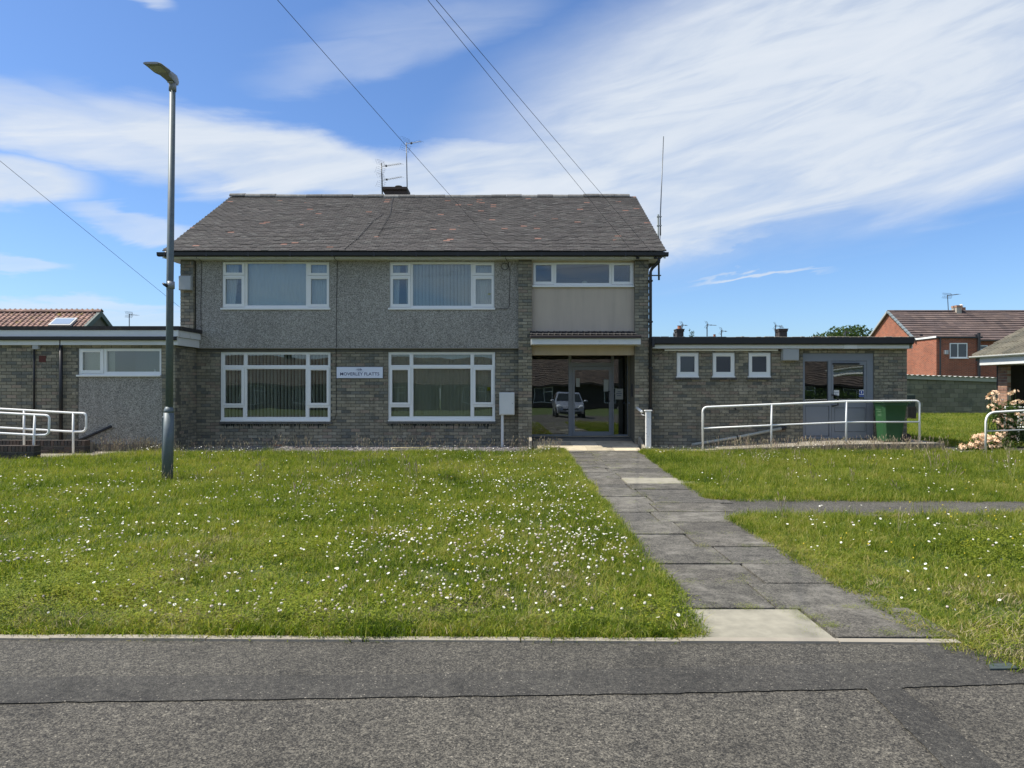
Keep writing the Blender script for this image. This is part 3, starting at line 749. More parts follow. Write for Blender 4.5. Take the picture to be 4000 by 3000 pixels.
# ---- roof
YE, ZE, YRg, ZRg = 16.64, 4.64, 20.7, 6.985
xe0, xe1 = wx(624, 16.55), wx(2606, 16.55)
pitch = math.atan2(ZRg - ZE, YRg - YE); SL = math.hypot(ZRg - ZE, YRg - YE)
roof = MB(); e = .05
nrm = Vector((0, -math.sin(pitch), math.cos(pitch)))
def slope_pt(u, vv, h=0): return Vector((u, YE + vv * math.cos(pitch), ZE + vv * math.sin(pitch))) + nrm * h
roof.prism([(YE + .05, ZE - .04), (YRg, ZRg - .03), (2*YRg - YE, ZE - .04), (2*YRg - YE, ZE - .10), (YE + .05, ZE - .10)], 'x', xe0 + .03, xe1 - .03)
roof = roof.build('roof', CONCDARK, main); fix_normals(roof)
tw, gauge, tl, tth = .165, .1005, .16, .024
TV = [(0, 0, -.001), (1, 0, -.001), (1, 1, -.001), (0, 1, -.001), (0, 0, 1), (1, 0, 1), (1, 1, .15), (0, 1, .15)]
TF = [(3, 2, 1, 0), (4, 5, 6, 7), (0, 1, 5, 4), (1, 2, 6, 5), (2, 3, 7, 6), (3, 0, 4, 7)]
tmesh = me('roof_tile', TV, TF, TILES)
nV = int(SL / gauge); tm = []
for j in range(nV + 1):
    vv = j * gauge - .01; off = (tw / 2 if j % 2 else 0); x = xe0 + .02 - off
    while x < xe1 - .01:
        a, b = max(x, xe0), min(x + tw - .006, xe1 - .005 * (j % 2))
        if b - a > .03:
            sag = .018 * math.sin((a - xe0) * .8) * math.sin(j / nV * 3.14) + .006 * mnoise.noise(Vector((a * .9, j * .12, 0)))
            M = Matrix.Translation(slope_pt(a, vv + random.uniform(-.0015, .0015), sag)) @ Matrix.Rotation(pitch, 4, 'X') @ Matrix.Rotation(random.uniform(-.005, .005), 4, 'Z') @ Matrix.Rotation(random.uniform(-.012, .004), 4, 'X') @ Matrix.Diagonal((b - a, tl, tth * random.uniform(.9, 1.25), 1))
            tm.append(M)
        x += tw
copies('roof_tile', tmesh, tm[:300], roof)
kind(joined('roof_tiling', TV, TF, tm[300:], TILES, roof), 'stuff')
# back slope
put('back_slope', me('back_slope', [(xe0, YRg, ZRg), (xe1, YRg, ZRg), (xe1, 2*YRg-YE, ZE), (xe0, 2*YRg-YE, ZE)], [(0, 1, 2, 3)], TILES), roof)
# ridge tiles
x = wx(903, YRg) ; xr1 = wx(2490, YRg)
rmesh = MB()
pr = [(.115*math.cos(a), .095*math.sin(a)) for a in [R(d) for d in range(-10, 191, 20)]]
pi_ = [(.095*math.cos(a), .075*math.sin(a)) for a in [R(d) for d in range(190, -11, -20)]]
rmesh.prism(pr + pi_, 'x', 0, .44); rmesh = me('ridge_tile', rmesh.v, rmesh.f, RIDGE)
M = []; x = xe0 + .01
while x < xe1 - .2:
    M.append(Matrix.Translation((x, YRg, ZRg + .005 - .03 * math.sin((x - xe0) * .26) + random.uniform(-.012, .010))) @ Matrix.Rotation(random.uniform(-.012, .012), 4, 'Y') @ Matrix.Diagonal((min(1, (xe1 - x) / .44), 1, 1, 1))); x += .447
for o in copies('ridge_tile', rmesh, M, roof): pass
# verge undercloak
for xx in (xe0 + .01, xe1 - .05):
    o = MB().prism([(YE + .02, ZE - .05), (YRg, ZRg - .04), (YRg, ZRg - .16), (YE + .02, ZE - .17)], 'x', xx, xx + .04).build('verge_board', FASCIA, roof); fix_normals(o)
# gutter, fascia, soffit
gy = 16.60; zg1 = wz(985, gy); zg0 = wz(1000, gy)
gpf = [(gy, zg1), (gy - .012, zg1), (gy - .005, zg0 + .02), (gy + .02, zg0), (gy + .10, zg0), (gy + .115, zg1 - .02), (gy + .105, zg1 - .02), (gy + .09, zg0 + .015), (gy + .03, zg0 + .015)]
gut = MB().prism(gpf, 'x', wx(612, gy), wx(2612, gy)).build('gutter', BLACKPL, main); fix_normals(gut)
for k in range(12):
    xx = wx(640, gy) + k * .98; MB().box(xx, xx + .03, gy - .014, gy + .02, zg0 - .006, zg1 + .004).build('gutter_bracket', BLACKPL, gut)
yf = 16.72
fas = MB().box(wx(636, yf), wx(2580, yf), yf, yf + .02, wz(1009, yf), wz(996, yf)).build('fascia', FASCIA, main)
for px in (1077, 1307, 1975): MB().box(wx(px, yf), wx(px + 2, yf), yf - .003, yf - .0005, wz(1009, yf), wz(999, yf)).build('fascia_joint', GREYBOX, fas)
MB().box(wx(640, yf), wx(2578, yf), yf + .021, YW + .3, wz(1009, yf), wz(1009, yf) + .012).build('soffit', FASCIA, main)
for a, b in ((wx(636, yf), wx(636, yf) + .5),):
    MB().box(a, b, yf + .021, YW + .5, wz(1009, yf) + .0125, wz(996, yf)).build('box_end', FASCIA, main)
# cables on the wall
cab = lambda pts, r=.006, parent=main: MB().tube(pts, r, 5).build('cable', CABLE, parent, True)
Yc = YR - .012
cab([(wx(762, yf - .01), yf - .012, wz(993, yf)), (wx(769, yf), yf - .012, wz(1008, yf)), (wx(786, Yc), Yc, wz(1018, Yc)), (wx(787, Yc), Yc, wz(1100, Yc)), (wx(784, Yc), Yc, wz(1200, Yc)), (wx(786, Yc), Yc, wz(1290, Yc)), (wx(783, Yc), Yc, wz(1310, Yc))])
cab([(wx(1306, yf), yf - .012, wz(996, yf)), (wx(1306, yf), yf - .012, wz(1010, yf)), (wx(1318, Yc), Yc, wz(1020, Yc)), (wx(1314, Yc), Yc, wz(1200, Yc)), (wx(1314, Yc), Yc, wz(1358, Yc)), (wx(1313, YW), YW - .012, wz(1366, YW)), (wx(1314, YW), YW - .014, wz(1610, YW)), (wx(1308, YW), YW - .014, wz(1640, YW)), (wx(1292, YW), YW - .02, wz(1642, YW))])
cab([(wx(1975, yf), yf - .01, wz(1010, yf)), (wx(1985, Yc), Yc, wz(1025, Yc)), (wx(1992, Yc), Yc, wz(1060, Yc)), (wx(1990, Yc), Yc, wz(1190, Yc)), (wx(1984, Yc), Yc, wz(1206, Yc)), (wx(1938, Yc), Yc, wz(1206, Yc))])
cab([(wx(1972 + 14*math.cos(a), Yc), Yc, wz(1041 + 13*math.sin(a), Yc)) for a in [R(d) for d in range(0, 375, 30)]])
for q in range(1, 2):
    cab([slope_pt(wx(1480, 18.5), 2.9, .03), slope_pt(wx(1440, 18), 2.3, .03), slope_pt(wx(1410, 17.5), 1.4, .03), slope_pt(wx(1385, 17), .9, .03), slope_pt(wx(1345, 16.7), .05, .03)], .007)
    cab([slope_pt(wx(1535, 20.5), 4.7, .03), slope_pt(wx(1528, 20), 4.0, .03), slope_pt(wx(1520, 19), 3.0, .03), slope_pt(wx(1460, 17), 1.0, .03)], .006)
# meter cupboards and lights fixed to the wall
def wbox(name, px, Y, dep, mat, parent, lab=None, door=False):
    a = rect_px(px, Y); o = MB().box(a[0], a[1], Y, Y + dep, a[2], a[3], .008).build(name, mat, parent)
    if door:
        MB().box(a[0] + .012, a[1] - .012, Y - .006, Y - .0005, a[2] + .012, a[3] - .012, .003).build('door', mat, o)
    if lab: o['label'] = lab
    return o
wbox('alarm_box', (697, 745, 1077, 1133), YF - .12, .115, GREYBOX, main, 'pale grey alarm box on the left end pier', True)
o = MB()
for k in range(6): o.box(wx(1073 + k*5, YW), wx(1076 + k*5, YW), YW - .004, YW + .01, wz(1746, YW), wz(1737, YW))
o.build('air_brick', TERRA, main)

# downpipe at the right corner
dpp = MB()
Yp = YF - .07
dpp.tube([(wx(2578, 16.6), 16.66, wz(1003, 16.6)), (wx(2574, 16.65), 16.68, wz(1022, 16.6)), (wx(2548, Yp), Yp, wz(1048, Yp)), (wx(2541, Yp), Yp, wz(1062, Yp)), (wx(2541, Yp), Yp, .06)], .036, 10)
dpp.build('downpipe', BLACKPL, main, True)
for py in (1100, 1260, 1440, 1600): MB().box(wx(2541, Yp) - .05, wx(2541, Yp) + .05, Yp - .04, Yp + .07, wz(py, Yp), wz(py - 6, Yp)).build('pipe_clip', BLACKPL, main)

# entrance: canopy
YC = 16.42
can = MB(); fx = rect_px((2075, 2503, 1322, 1345), YC)
cz = fx[2]
can.box(fx[0] + .022, fx[1] - .022, YC + .022, YF + .3, cz + .002, cz + .03)
canopy = can.build('canopy', pmat('soffit_cream', (.50, .48, .36), rough=.8, stain=[(2, (.40,.36,.22), .5, .75)]), main)
cf = MB().box(fx[0], fx[1], YC, YC + .02, fx[2], fx[3]); cf.box(fx[0], fx[0] + .02, YC + .021, YF + .02, fx[2], fx[3]); cf.box(fx[1] - .02, fx[1], YC + .021, YF - .002, fx[2], fx[3])
cf.build('fascia', FASCIA, canopy)
g = rect_px((2070, 2506, 1309, 1323), YC - .05)
MB().box(g[0], g[1], YC - .06, YC + .02, g[2] + .012, g[3], .012).build('gutter', pmat('brown_plastic', (.045, .032, .028), rough=.5), canopy)
o = MB().prism([(YC - .02, g[3]), (YF + .12, g[3] + .13), (YF + .12, cz + .05), (YC + .03, cz + .04)], 'x', fx[0] + .01, fx[1] - .10).build('canopy_roof', CONCDARK, canopy); fix_normals(o)
ctm = []; cp_ = math.atan2(.13, YF + .14 - YC); n = 16
prof = [0, .3, .5, .62, .5, .3]
tvv = []; ROLL = MB()
def roll_tile_mesh(name, mat, rolls=2, amp=.022, K=6):
    """interlocking tile, width 1 (x), length 1 (y), thickness in metres (z)"""
    v = []; f = []; n = rolls * K
    for y_, dz in ((0, .022), (1, 0.0)):
        for i in range(n + 1):
            ph = i / K * 2 * math.pi; z = amp * max(0, math.sin(ph)) if True else 0
            v.append((i / n, y_, z + dz))
        for i in range(n + 1): v.append((i / n, y_, dz - .008))
    m_ = n + 1
    for i in range(n):
        f.append((i, i+1, 2*m_+i+1, 2*m_+i)); f.append((m_+i, m_+i+1, i+1, i))
    return me(name, v, f, mat)
DTILE = pmat('canopy_tile_dark', [(.035,.032,.032), (.042,.039,.037), (.03,.028,.029)], rough=.9, noise=(10, .3))
rt_ = roll_tile_mesh('canopy_tile', DTILE, 1, .009)
for r_ in range(2):
    for k in range(18):
        xx = fx[0] - .02 + k * (fx[1] - fx[0] - .10) / 17.6
        ctm.append(Matrix.Translation((xx, YC - .02 + r_ * .36, g[3] + .004 + r_ * .36 * math.tan(cp_))) @ Matrix.Rotation(cp_, 4, 'X') @ Matrix.Rotation(random.uniform(-.02, .02), 4, 'Y') @ Matrix.Diagonal((.128, .42, 1, 1)))
copies('roof_tile', rt_, ctm, canopy)
# recess ceiling, side wall
MB().box(p2b - .0, 3.05, YF + .301, YD + .1, wz(1378, YD), wz(1378, YD) + .05).build('porch_ceiling', bpy.data.materials['soffit_cream'], main)
MB().box(p2b, 3.05, YF + .30, YF + .3005 + .012, wz(1378, YD) + .05, cz + .002).build('porch_header', bpy.data.materials['soffit_cream'], main)
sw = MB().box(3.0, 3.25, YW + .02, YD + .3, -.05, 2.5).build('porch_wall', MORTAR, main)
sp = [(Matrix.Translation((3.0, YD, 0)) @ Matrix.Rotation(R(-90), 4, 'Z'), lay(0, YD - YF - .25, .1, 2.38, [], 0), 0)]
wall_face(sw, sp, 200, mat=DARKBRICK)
MB().box(p2b - .12, p2b - .005, YW + .02, YD + .3, -.05, 2.5).build('porch_wall', MORTAR, main)
li = MB().ball((wx(2284, 17.2), 17.2, wz(1368, 17.2) - .0), .16, 16, 8, (1, 1, .38)); li.build('porch_light', LAMPW, canopy, True)
# glazed screen and door
def px5(x0, x1, y0, y1): return z5(x0, x1, y0, y1)
scr = MB(); O = rect_px((2066, 2462, 1377, 1703), YD)
pn = [rect_px(px5(318, 592, 803, 1378), YD), rect_px(px5(612, 900, 803, 860), YD), rect_px(px5(918, 1017, 803, 1378), YD), rect_px(px5(619, 907, 888, 1388), YD)]
for r in minus(*O, pn): scr.box(r[0], r[1], YD, YD + .08, r[2], r[3])
screen = scr.build('entrance_screen', ALUDARK, main)
for q in pn[:3]: pane_box(q[0] - .003, q[1] + .003, YD + .035, q[2] - .003, q[3] + .003, GLASSD, screen)
dl_ = MB(); dq = pn[3]; dg = rect_px(px5(637, 884, 913, 1357), YD)
for r in minus(dq[0] + .006, dq[1] - .006, dq[2] + .006, dq[3] - .006, [dg]): dl_.box(r[0], r[1], YD + .01, YD + .06, r[2], r[3])
door = dl_.build('entrance_door', ALUDARK, main)
pane_box(dg[0] - .003, dg[1] + .003, YD + .035, dg[2] - .003, dg[3] + .003, GLASSD, door)
hx = wx(2381, YD)
MB().tube([(hx, YD + .01, wz(1567, YD)), (hx - .045, YD - .05, wz(1567, YD)), (hx - .045, YD - .05, wz(1530, YD)), (hx, YD + .01, wz(1530, YD))], .016, 8).build('handle', BLACKPL, door, True)
def notice(r, Y, parent, mat=PAPER): 
    q = rect_px(r, Y); return MB().box(q[0], q[1], Y - .004, Y - .001, q[2], q[3]).build('notice', mat, parent)
DIM = pmat('poster_dim', (.34, .36, .33), rough=.7)
notice(px5(646, 672, 972, 1035), YD + .022, door, DIM); notice(px5(845, 880, 982, 1068), YD + .022, door, DIM)
nt = notice(px5(928, 984, 1048, 1125), YD + .022, screen, DIM)
for k, (a, b) in enumerate(((945, 968), (936, 976), (940, 972))):
    MB().box(*rect_px(px5(a, b, 1068 + k*14, 1072 + k*14), YD)[:2], YD + .016, YD + .0175, *rect_px(px5(a, b, 1068 + k*14, 1072 + k*14), YD)[2:]).build('print_line', NAVY, nt)
MB().box(2.99 - .08, 2.99, 17.25, 17.42, 1.22, 1.52, .01).build('entry_panel', BLACKPL, main)
MB().box(2.99 - .03, 2.99, 17.3, 17.36, .98, 1.06, .004).build('key_switch', GREYBOX, main)
# inner hall seen darkly
hall = MB(); hall.box(.0, 3.2, 23.9, 24.0, .2, 2.4); hall.box(.05, .15, 20.1, 23.9, .2, 2.4)
hall.build('hall_wall', WALLIN, main)

# chimney behind the ridge
chm = MB(); Yk = 21.6
a = rect_px((1504, 1592, 736, 790), Yk); chm.box(a[0], a[1], Yk, Yk + .6, a[2], a[3] - .06)
b = rect_px((1495, 1587, 731, 741), Yk); chm.box(b[0] - .03, b[1] + .03, Yk - .05, Yk + .65, b[2], b[3])
chim = chm.build('chimney', DARKBRICK, main)
MB().tube([(wx(1551, Yk), Yk + .3, b[3]), (wx(1551, Yk), Yk + .3, b[3] + .09)], [.085, .085], 12).build('chimney_pot', CONCDARK, chim, True)
o = MB().tube([(wx(1551, Yk), Yk + .3, b[3] + .092), (wx(1551, Yk), Yk + .3, b[3] + .115)], [.12, .10], 12).build('pot_cowl', CONCDARK, chim, True)

# ------------------------------------------------------------------ left wing
YA, YAf = 16.0, 15.85
wing = thing('wing_building', 'flat-roofed brick wing on the left with a pebbledash panel under its wide low window', 'building', (-11, 16, 0))
XA = wx(684, YA); XA0 = -16.0
zfa = wz(1347, YAf)
wA = (308, 632, 1361, 1469)
Yaw = YA + .03; HA = rect_px(wA, Yaw); xp0, xp1 = wx(305, YA), wx(632, YA); zp = wz(1735, YA)
wl = MB(); backing(wl, XA0, XA, -.05, zfa + .05, YA, .28, [HA, (xp0, xp1, zp, HA[2] + .001)]); wl.box(XA - .28, XA - .008, YA + .281, 22, -.05, zfa + .05); wl.box(XA0, XA - .29, 21.7, 22, -.05, zfa)
wl = wl.build('wall', MORTAR, wing)
wall_face(wl, [(frameY(YA), lay(XA0 + 3.2, XA, 0, zfa + .04, [HA, (xp0, xp1, zp, HA[2] + .001)], .06), 0), (frameSide(XA, YA), lay(.0, 1.08, 0, zfa - .02, [], .1), 0)], 300)
MB().box(xp0 + .003, xp1 - .003, YA + .012, YA + .27, zp, HA[2] - .002).build('render_panel', DASH, wing)
MB().box(xp0, xp1, YA - .012, YA + .05, -.04, zp - .003).build('plinth', CONCDARK, wing)
z1 = lambda x0, x1, y0, y1: (x0/2.37, x1/2.37, 1150 + y0/2.37, 1150 + y1/2.37)
WA, _ = window(wing, Yaw, wA[:3] + (1467,), [z1(985, 1480, 520, 720)], [(z1(740, 962, 505, 732), z1(768, 930, 535, 702))], (299, 627, 1464, 1471))
MB().box(XA0, XA - .3, 19.0, 19.1, .1, 2.6).build('interior_wall', WALLIN, wing)
MB().box(XA0, XA - .3, YA + .3, 21.6, 2.45, 2.55).build('ceiling', WALLIN, wing)
curtain(WA, HA[0] + .04, HA[0] + .75, HA[2] + .02, HA[3], Yaw + .12, pmat('cream_blind', (.62, .58, .44), rough=.9), 1, .002, name='blind')
MB().box(HA[0] + .8, HA[1], Yaw + .9, Yaw + .92, HA[2] - .3, HA[3] + .2).build('room_screen', pmat('dull_partition', (.42, .39, .33), rough=.9), WA)
MB().tube([(wx(592, Yaw), Yaw + .15, HA[2] + .02), (wx(592, Yaw), Yaw + .15, HA[2] + .09), (wx(592, Yaw), Yaw + .15, HA[2] + .16)], [.035, .03, .012], 8).build('ornament', PAPER, WA, True)
# flat roof edge
e = YAf - .05; zz = lambda py, Y=YAf: wz(py, Y)
XF = wx(696, YAf)
MB().box(XA0, XF + .03, YAf - .02, 22.1, zz(1289), zz(1274)).build('roof', FELT, wing)
MB().box(XA0, XF, YAf, YAf + .02, zz(1314), zz(1289) - .002).build('fascia', FASCIA, wing)
MB().box(XA0, wx(691, YAf), YAf + .04, YAf + .06, zz(1347), zz(1314) - .003).build('fascia', FASCIA, wing)
MB().box(XA0, wx(690, YAf), YAf + .061, YA + .1, zz(1347) + .001, zz(1347) + .015).build('soffit', FASCIA, wing)
MB().box(XF - .02, XF, YAf + .021, YR - .002, zz(1316), zz(1289) - .002).build('fascia', FASCIA, wing)
MB().box(XF - .06, XF - .035, YAf + .061, YW - .06, zz(1348), zz(1316) - .003).build('fascia', FASCIA, wing)
gg = MB().prism([(YAf - .055, zz(1315)), (YAf - .05, zz(1326)), (YAf - .03, zz(1329)), (YAf + .03, zz(1329)), (YAf + .038, zz(1315)), (YAf + .02, zz(1315)), (YAf + .015, zz(1322)), (YAf - .03, zz(1322))], 'x', XA0, wx(688, YAf)).build('gutter', BLACKPL, wing); fix_normals(gg)
MB().tube([(wx(246, YA), YA - .075, zz(1326)), (wx(246, YA), YA - .075, wz(1718, YA))], .038, 10).build('downpipe', BLACKPL, wing, True)
MB().tube([(wx(137, YA), YA - .03, wz(1358, YA)), (wx(136, YA), YA - .03, wz(1600, YA))], .02, 8).build('downpipe', BLACKPL, wing, True)
wbox('junction_box', (125, 149, 1344, 1364), YA - .09, .088, GREYBOX, wing)
o = MB()
ab = rect_px((152, 180, 1389, 1415), YA)
for k in range(4):
    for j in range(5): o.box(ab[0] + k*.04 + .004, ab[0] + k*.04 + .034, YA - .008, YA, ab[2] + .03*j, ab[2] + .03*j + .02)
o.box(ab[0], ab[1], YA - .003, YA + .002, ab[2], ab[3]); o.build('air_brick', pmat('red_vent', (.13, .045, .035), rough=.9), wing)
MB().tube([(-9.75, YA - .05, wz(1722, YA)), (wx(440, YA), YA - .05, wz(1665, YA))], .03, 8).build('waste_pipe', BLACKPL, wing, True)

# ------------------------------------------------------------------ right wing
YB, YBf = 17.1, 16.92
rw = thing('wing_building', 'flat-roofed brick wing on the right with three small square windows and grey double doorset', 'building', (6.4, 17.1, 0))
XB0, XB1 = 3.30, wx(3543, YB)
zfb = wz(1362, YBf)
ws = [z_ for z_ in ((2642, 2729, 1377, 1474), (2782, 2870, 1377, 1474), (2922, 3010, 1377, 1474))]
Ybw = YB + .03; hb = [rect_px(q, Ybw) for q in ws]; hd = rect_px((3135, 3411, 1380, 1713), Ybw)
wb = MB(); backing(wb, XB0, XB1, -.05, zfb + .05, YB, .28, hb + [hd])
wb.box(XB1 - .28, XB1 - .008, YB + .281, 22.3, -.05, 2.62); wb.box(XB0, XB1 - .29, 22.0, 22.3, -.05, 2.6)
wb = wb.build('wall', MORTAR, rw)
wall_face(wb, [(frameY(YB), lay(XB0, XB1, 0, zfb + .04, hb + [hd], .02), 0), (frameSide(XB1, YB), lay(0, 5.1, 0, zfb + .04, [], .1), 0)], 300, prefer=lambda q: .001 if q[5] == 0 and q[0].translation.x == 0 else 0)
for q in ws:
    x0, x1 = q[0], q[1]
    window(rw, Ybw, q, [], [((x0 + 2, x1 - 2, 1379, 1470), (x0 + 15, x1 - 16, 1392, 1453))], (x0 - 1, x1 + 1, 1469, 1475), gl=FROST)
    sx0, sx1 = wx(x0 - 7, YB), wx(x1 + 7, YB); n = 5
    for k in range(n): MB().box(sx0 + (sx1-sx0)*k/n + .003, sx0 + (sx1-sx0)*(k+1)/n - .003, YB - .055, YB + .01, wz(1483, YB) + random.uniform(-.004, .002), wz(1476, YB), .003).build('sill_tile', bpy.data.materials['clay_tile'], rw)
# doorset
z6 = lambda x0, x1, y0, y1: (2500 + x0/2.765, 2500 + x1/2.765, 1200 + y0/2.765, 1200 + y1/2.765)
z7 = lambda x0, x1, y0, y1: (3200 + x0/2.2125, 3200 + x1/2.2125, 1100 + y0/2.2125, 1100 + y1/2.2125)
ds = MB(); lp = rect_px(z6(1780, 2034, 585, 1012), Ybw); lb = rect_px(z6(1785, 2045, 1065, 1395), Ybw); dr = rect_px(z7(105, 413, 685, 1357), Ybw)
for r in minus(*hd, [lp, lb, dr]): ds.box(r[0], r[1], Ybw, Ybw + .07, r[2], r[3])
dset = ds.build('door_frame', GREYALU, rw)
pane_box(lp[0] - .003, lp[1] + .003, Ybw + .035, lp[2] - .003, lp[3] + .003, GLASSD, dset)
MB().box(lb[0] + .012, lb[1] - .012, Ybw + .015, Ybw + .04, lb[2] + .012, lb[3] - .012).build('panel', GREYALU, dset)
MB().box(lb[0], lb[1], Ybw + .041, Ybw + .05, lb[2], lb[3]).build('panel_rebate', BLACKPL, dset)
dgl = rect_px(z7(124, 390, 722, 1018), Ybw); dpl = rect_px(z7(133, 402, 1090, 1300), Ybw)
dm = MB()
for r in minus(dr[0] + .008, dr[1] - .008, dr[2] + .008, dr[3] - .008, [dgl, dpl]): dm.box(r[0], r[1], Ybw + .006, Ybw + .055, r[2], r[3])
rdoor = dm.build('door', GREYALU, rw)
pane_box(dgl[0] - .003, dgl[1] + .003, Ybw + .035, dgl[2] - .003, dgl[3] + .003, GLASSD, rdoor)
MB().box(dpl[0] + .01, dpl[1] - .01, Ybw + .014, Ybw + .04, dpl[2] + .01, dpl[3] - .01).build('panel', GREYALU, rdoor)
MB().box(dpl[0], dpl[1], Ybw + .041, Ybw + .05, dpl[2], dpl[3]).build('panel_rebate', BLACKPL, rdoor)
c = rect_px(z7(114, 345, 703, 717), Ybw); MB().box(c[0], c[1], Ybw - .03, Ybw + .005, c[2], c[3], .006).build('door_closer', BLACKPL, rdoor)
hh = rect_px(z7(112, 152, 980, 1074), Ybw)
MB().tube([(hh[0], Ybw + .005, hh[3]), (hh[0], Ybw - .05, hh[3]), (hh[1], Ybw - .06, hh[3] - .02), (hh[1], Ybw - .06, hh[2] + .02), (hh[0], Ybw - .05, hh[2]), (hh[0], Ybw + .005, hh[2])], .017, 8).build('handle', BLACKPL, rdoor, True)
st = notice(z7(127, 172, 938, 985), Ybw + .028, rdoor)
def text(body, x, y, z, size, mat, parent, name='lettering', bold=.0, align='CENTER', width=None):
    cu = bpy.data.curves.new(name, 'FONT'); cu.body = body; cu.size = size; cu.align_x = align; cu.align_y = 'CENTER'
    cu.extrude = .0008; cu.offset = bold; cu.resolution_u = 3
    tmp = bpy.data.objects.new(name, cu); C.objects.link(tmp)
    dg_ = bpy.context.evaluated_depsgraph_get(); m = bpy.data.meshes.new_from_object(tmp.evaluated_get(dg_)); bpy.data.objects.remove(tmp)
    m.materials.clear(); m.materials.append(mat)
    if width:
        xs_ = [q.co.x for q in m.vertices]; k = width / (max(xs_) - min(xs_))
        for q in m.vertices: q.co.x *= k
    for q in m.vertices: q.co = Vector((x + q.co.x, y - q.co.z, z + q.co.y))
    return put(name, m, parent)
q = rect_px(z7(127, 172, 938, 985), Ybw + .02); cx_, cz_ = (q[0]+q[1])/2, (q[2]+q[3])/2
text('Automatic', cx_, Ybw + .022, cz_ + .015, .035, NAVY, st, width=.11); text('Door', cx_, Ybw + .022, cz_ - .028, .035, NAVY, st)
st = notice(z7(345, 392, 935, 998), Ybw + .028, rdoor); q = rect_px(z7(345, 392, 935, 998), Ybw)
MB().disc(((q[0]+q[1])/2, Ybw + .022, q[3] - .062), .052, 20, (0, -1, 0)).build('symbol', BLUEP, st)
MB().box((q[0]+q[1])/2 - .010, (q[0]+q[1])/2 + .010, Ybw + .0195, Ybw + .0215, q[3] - .085, q[3] - .022).build('symbol', PAPER, st)
MB().box((q[0]+q[1])/2 - .009, (q[0]+q[1])/2 + .009, Ybw + .0195, Ybw + .0215, q[3] - .107, q[3] - .093).build('symbol', PAPER, st)
MB().box(q[0] + .008, q[1] - .008, Ybw + .021, Ybw + .0225, q[2] + .006, q[2] + .05).build('symbol', BLUEP, st)
inr = MB(); inr.box(XB0, XB1 - .3, 20.0, 20.1, .2, 2.5); inr.box(XB0, XB1 - .3, YB + .3, 20.0, 2.5, 2.58); inr.box(6.7, 6.8, YB + .3, 20, .2, 2.5)
inr.build('interior_wall', WALLIN, rw)
MB().box(XB0, XB1 - .3, YB + .3, 21.9, .1, .19).build('floor', CONCDARK, rw)
# roof edge
MB().box(XB0 - .02, wx(3564, YBf), YBf - .10, 22.4, wz(1330, YBf), wz(1318, YBf)).build('roof', FELT, rw)
bm_ = MB(); k = 0
xs0 = wx(2546, YBf); xs1 = wx(3560, YBf)
kerbd = MB()
xq = xs0
while xq < xs1:
    w_ = random.uniform(.05, .22); h_ = random.uniform(.004, .022)
    kerbd.box(xq, xq + w_ * .9, YBf - .09, YBf - .02, wz(1318, YBf) - .002, wz(1318, YBf) + h_, .004); xq += w_
kind(kerbd.build('roof_edge_chippings', CONC, rw), 'stuff')
gg = MB().prism([(YBf - .115, wz(1319, YBf)), (YBf - .11, wz(1342, YBf)), (YBf - .07, wz(1346, YBf)), (YBf - .002, wz(1346, YBf)), (YBf - .002, wz(1331, YBf)), (YBf - .095, wz(1331, YBf))], 'x', wx(2546, YBf), wx(3561, YBf)).build('gutter', BLACKPL, rw); fix_normals(gg)
MB().box(wx(2549, YBf), wx(3552, YBf), YBf, YBf + .02, wz(1361, YBf), wz(1346, YBf) - .002).build('fascia', FASCIA, rw)
MB().box(wx(2549, YBf), wx(3550, YBf), YBf + .021, YB + .1, wz(1361, YBf) + .002, wz(1361, YBf) + .015).build('soffit', FASCIA, rw)
MB().box(XB1 + .03, XB1 + .045, YBf + .021, 22.3, wz(1361, YBf), wz(1331, YBf) - .002).build('fascia', FASCIA, rw)
o = MB().box(wx(3296, YBf), wx(3347, YBf), YBf - .02, YBf - .001, wz(1362, YBf), wz(1347, YBf)).build('vent_plate', UPVC, rw)
MB().box(wx(2595, YB), wx(3037, YB), YB - .045, YB - .012, wz(1371, YB), wz(1365, YB), .005).build('conduit', UPVC, rw)
MB().tube([(wx(3037, YB), YB - .03, wz(1368, YB)), (wx(3048, YB), YB - .04, wz(1373, YB)), (wx(3062, YB), YB - .05, wz(1376, YB))], .006, 6).build('cable', CABLE, rw)
MB().tube([(wx(2595, YB), YB - .03, wz(1368, YB)), (wx(2575, YB), YB - .03, wz(1385, YB)), (wx(2556, YB), YB - .03, wz(1388, YB)), (wx(2542, YB), YB - .03, wz(1376, YB))], .006, 6).build('cable', CABLE, rw)
wbox('alarm_box', (3059, 3122, 1362, 1408), YB - .16, .155, GREYBOX, rw, 'grey cabinet under the fascia', True)
MB().box(wx(2541, YBf), wx(2553, YBf), YBf - .16, YBf - .02, wz(1357, YBf), wz(1320, YBf), .01).build('hopper', BLACKPL, rw)
wp = MB().tube([(wx(2703, 16.95), 16.95, wz(1737, 16.95)), (wx(2880, 16.98), 16.98, wz(1708, 16.98)), (wx(3050, YB), 17.0, wz(1672, YB))], .035, 10).build('waste_pipe', WHITEP, rw, True)
MB().tube([(wx(3046, YB), 17.0, wz(1673, YB)), (wx(3058, YB), 17.0, wz(1670, YB)), (wx(3066, YB), 17.09, wz(1670, YB))], .045, 10).build('pipe_bend', BLACKPL, rw, True)
MB().tube([(wx(2878, 16.97), 16.97, wz(1708.5, 16.97)), (wx(2882, 16.97), 16.97, wz(1707.5, 16.97))], .042, 10).build('pipe_clip', BLACKPL, rw, True)
MB().tube([(wx(2872, YB), YB + .02, wz(1594, YB)), (wx(2870, YB), YB - .09, wz(1598, YB))], .018, 8).build('overflow_pipe', BLACKPL, rw, True)
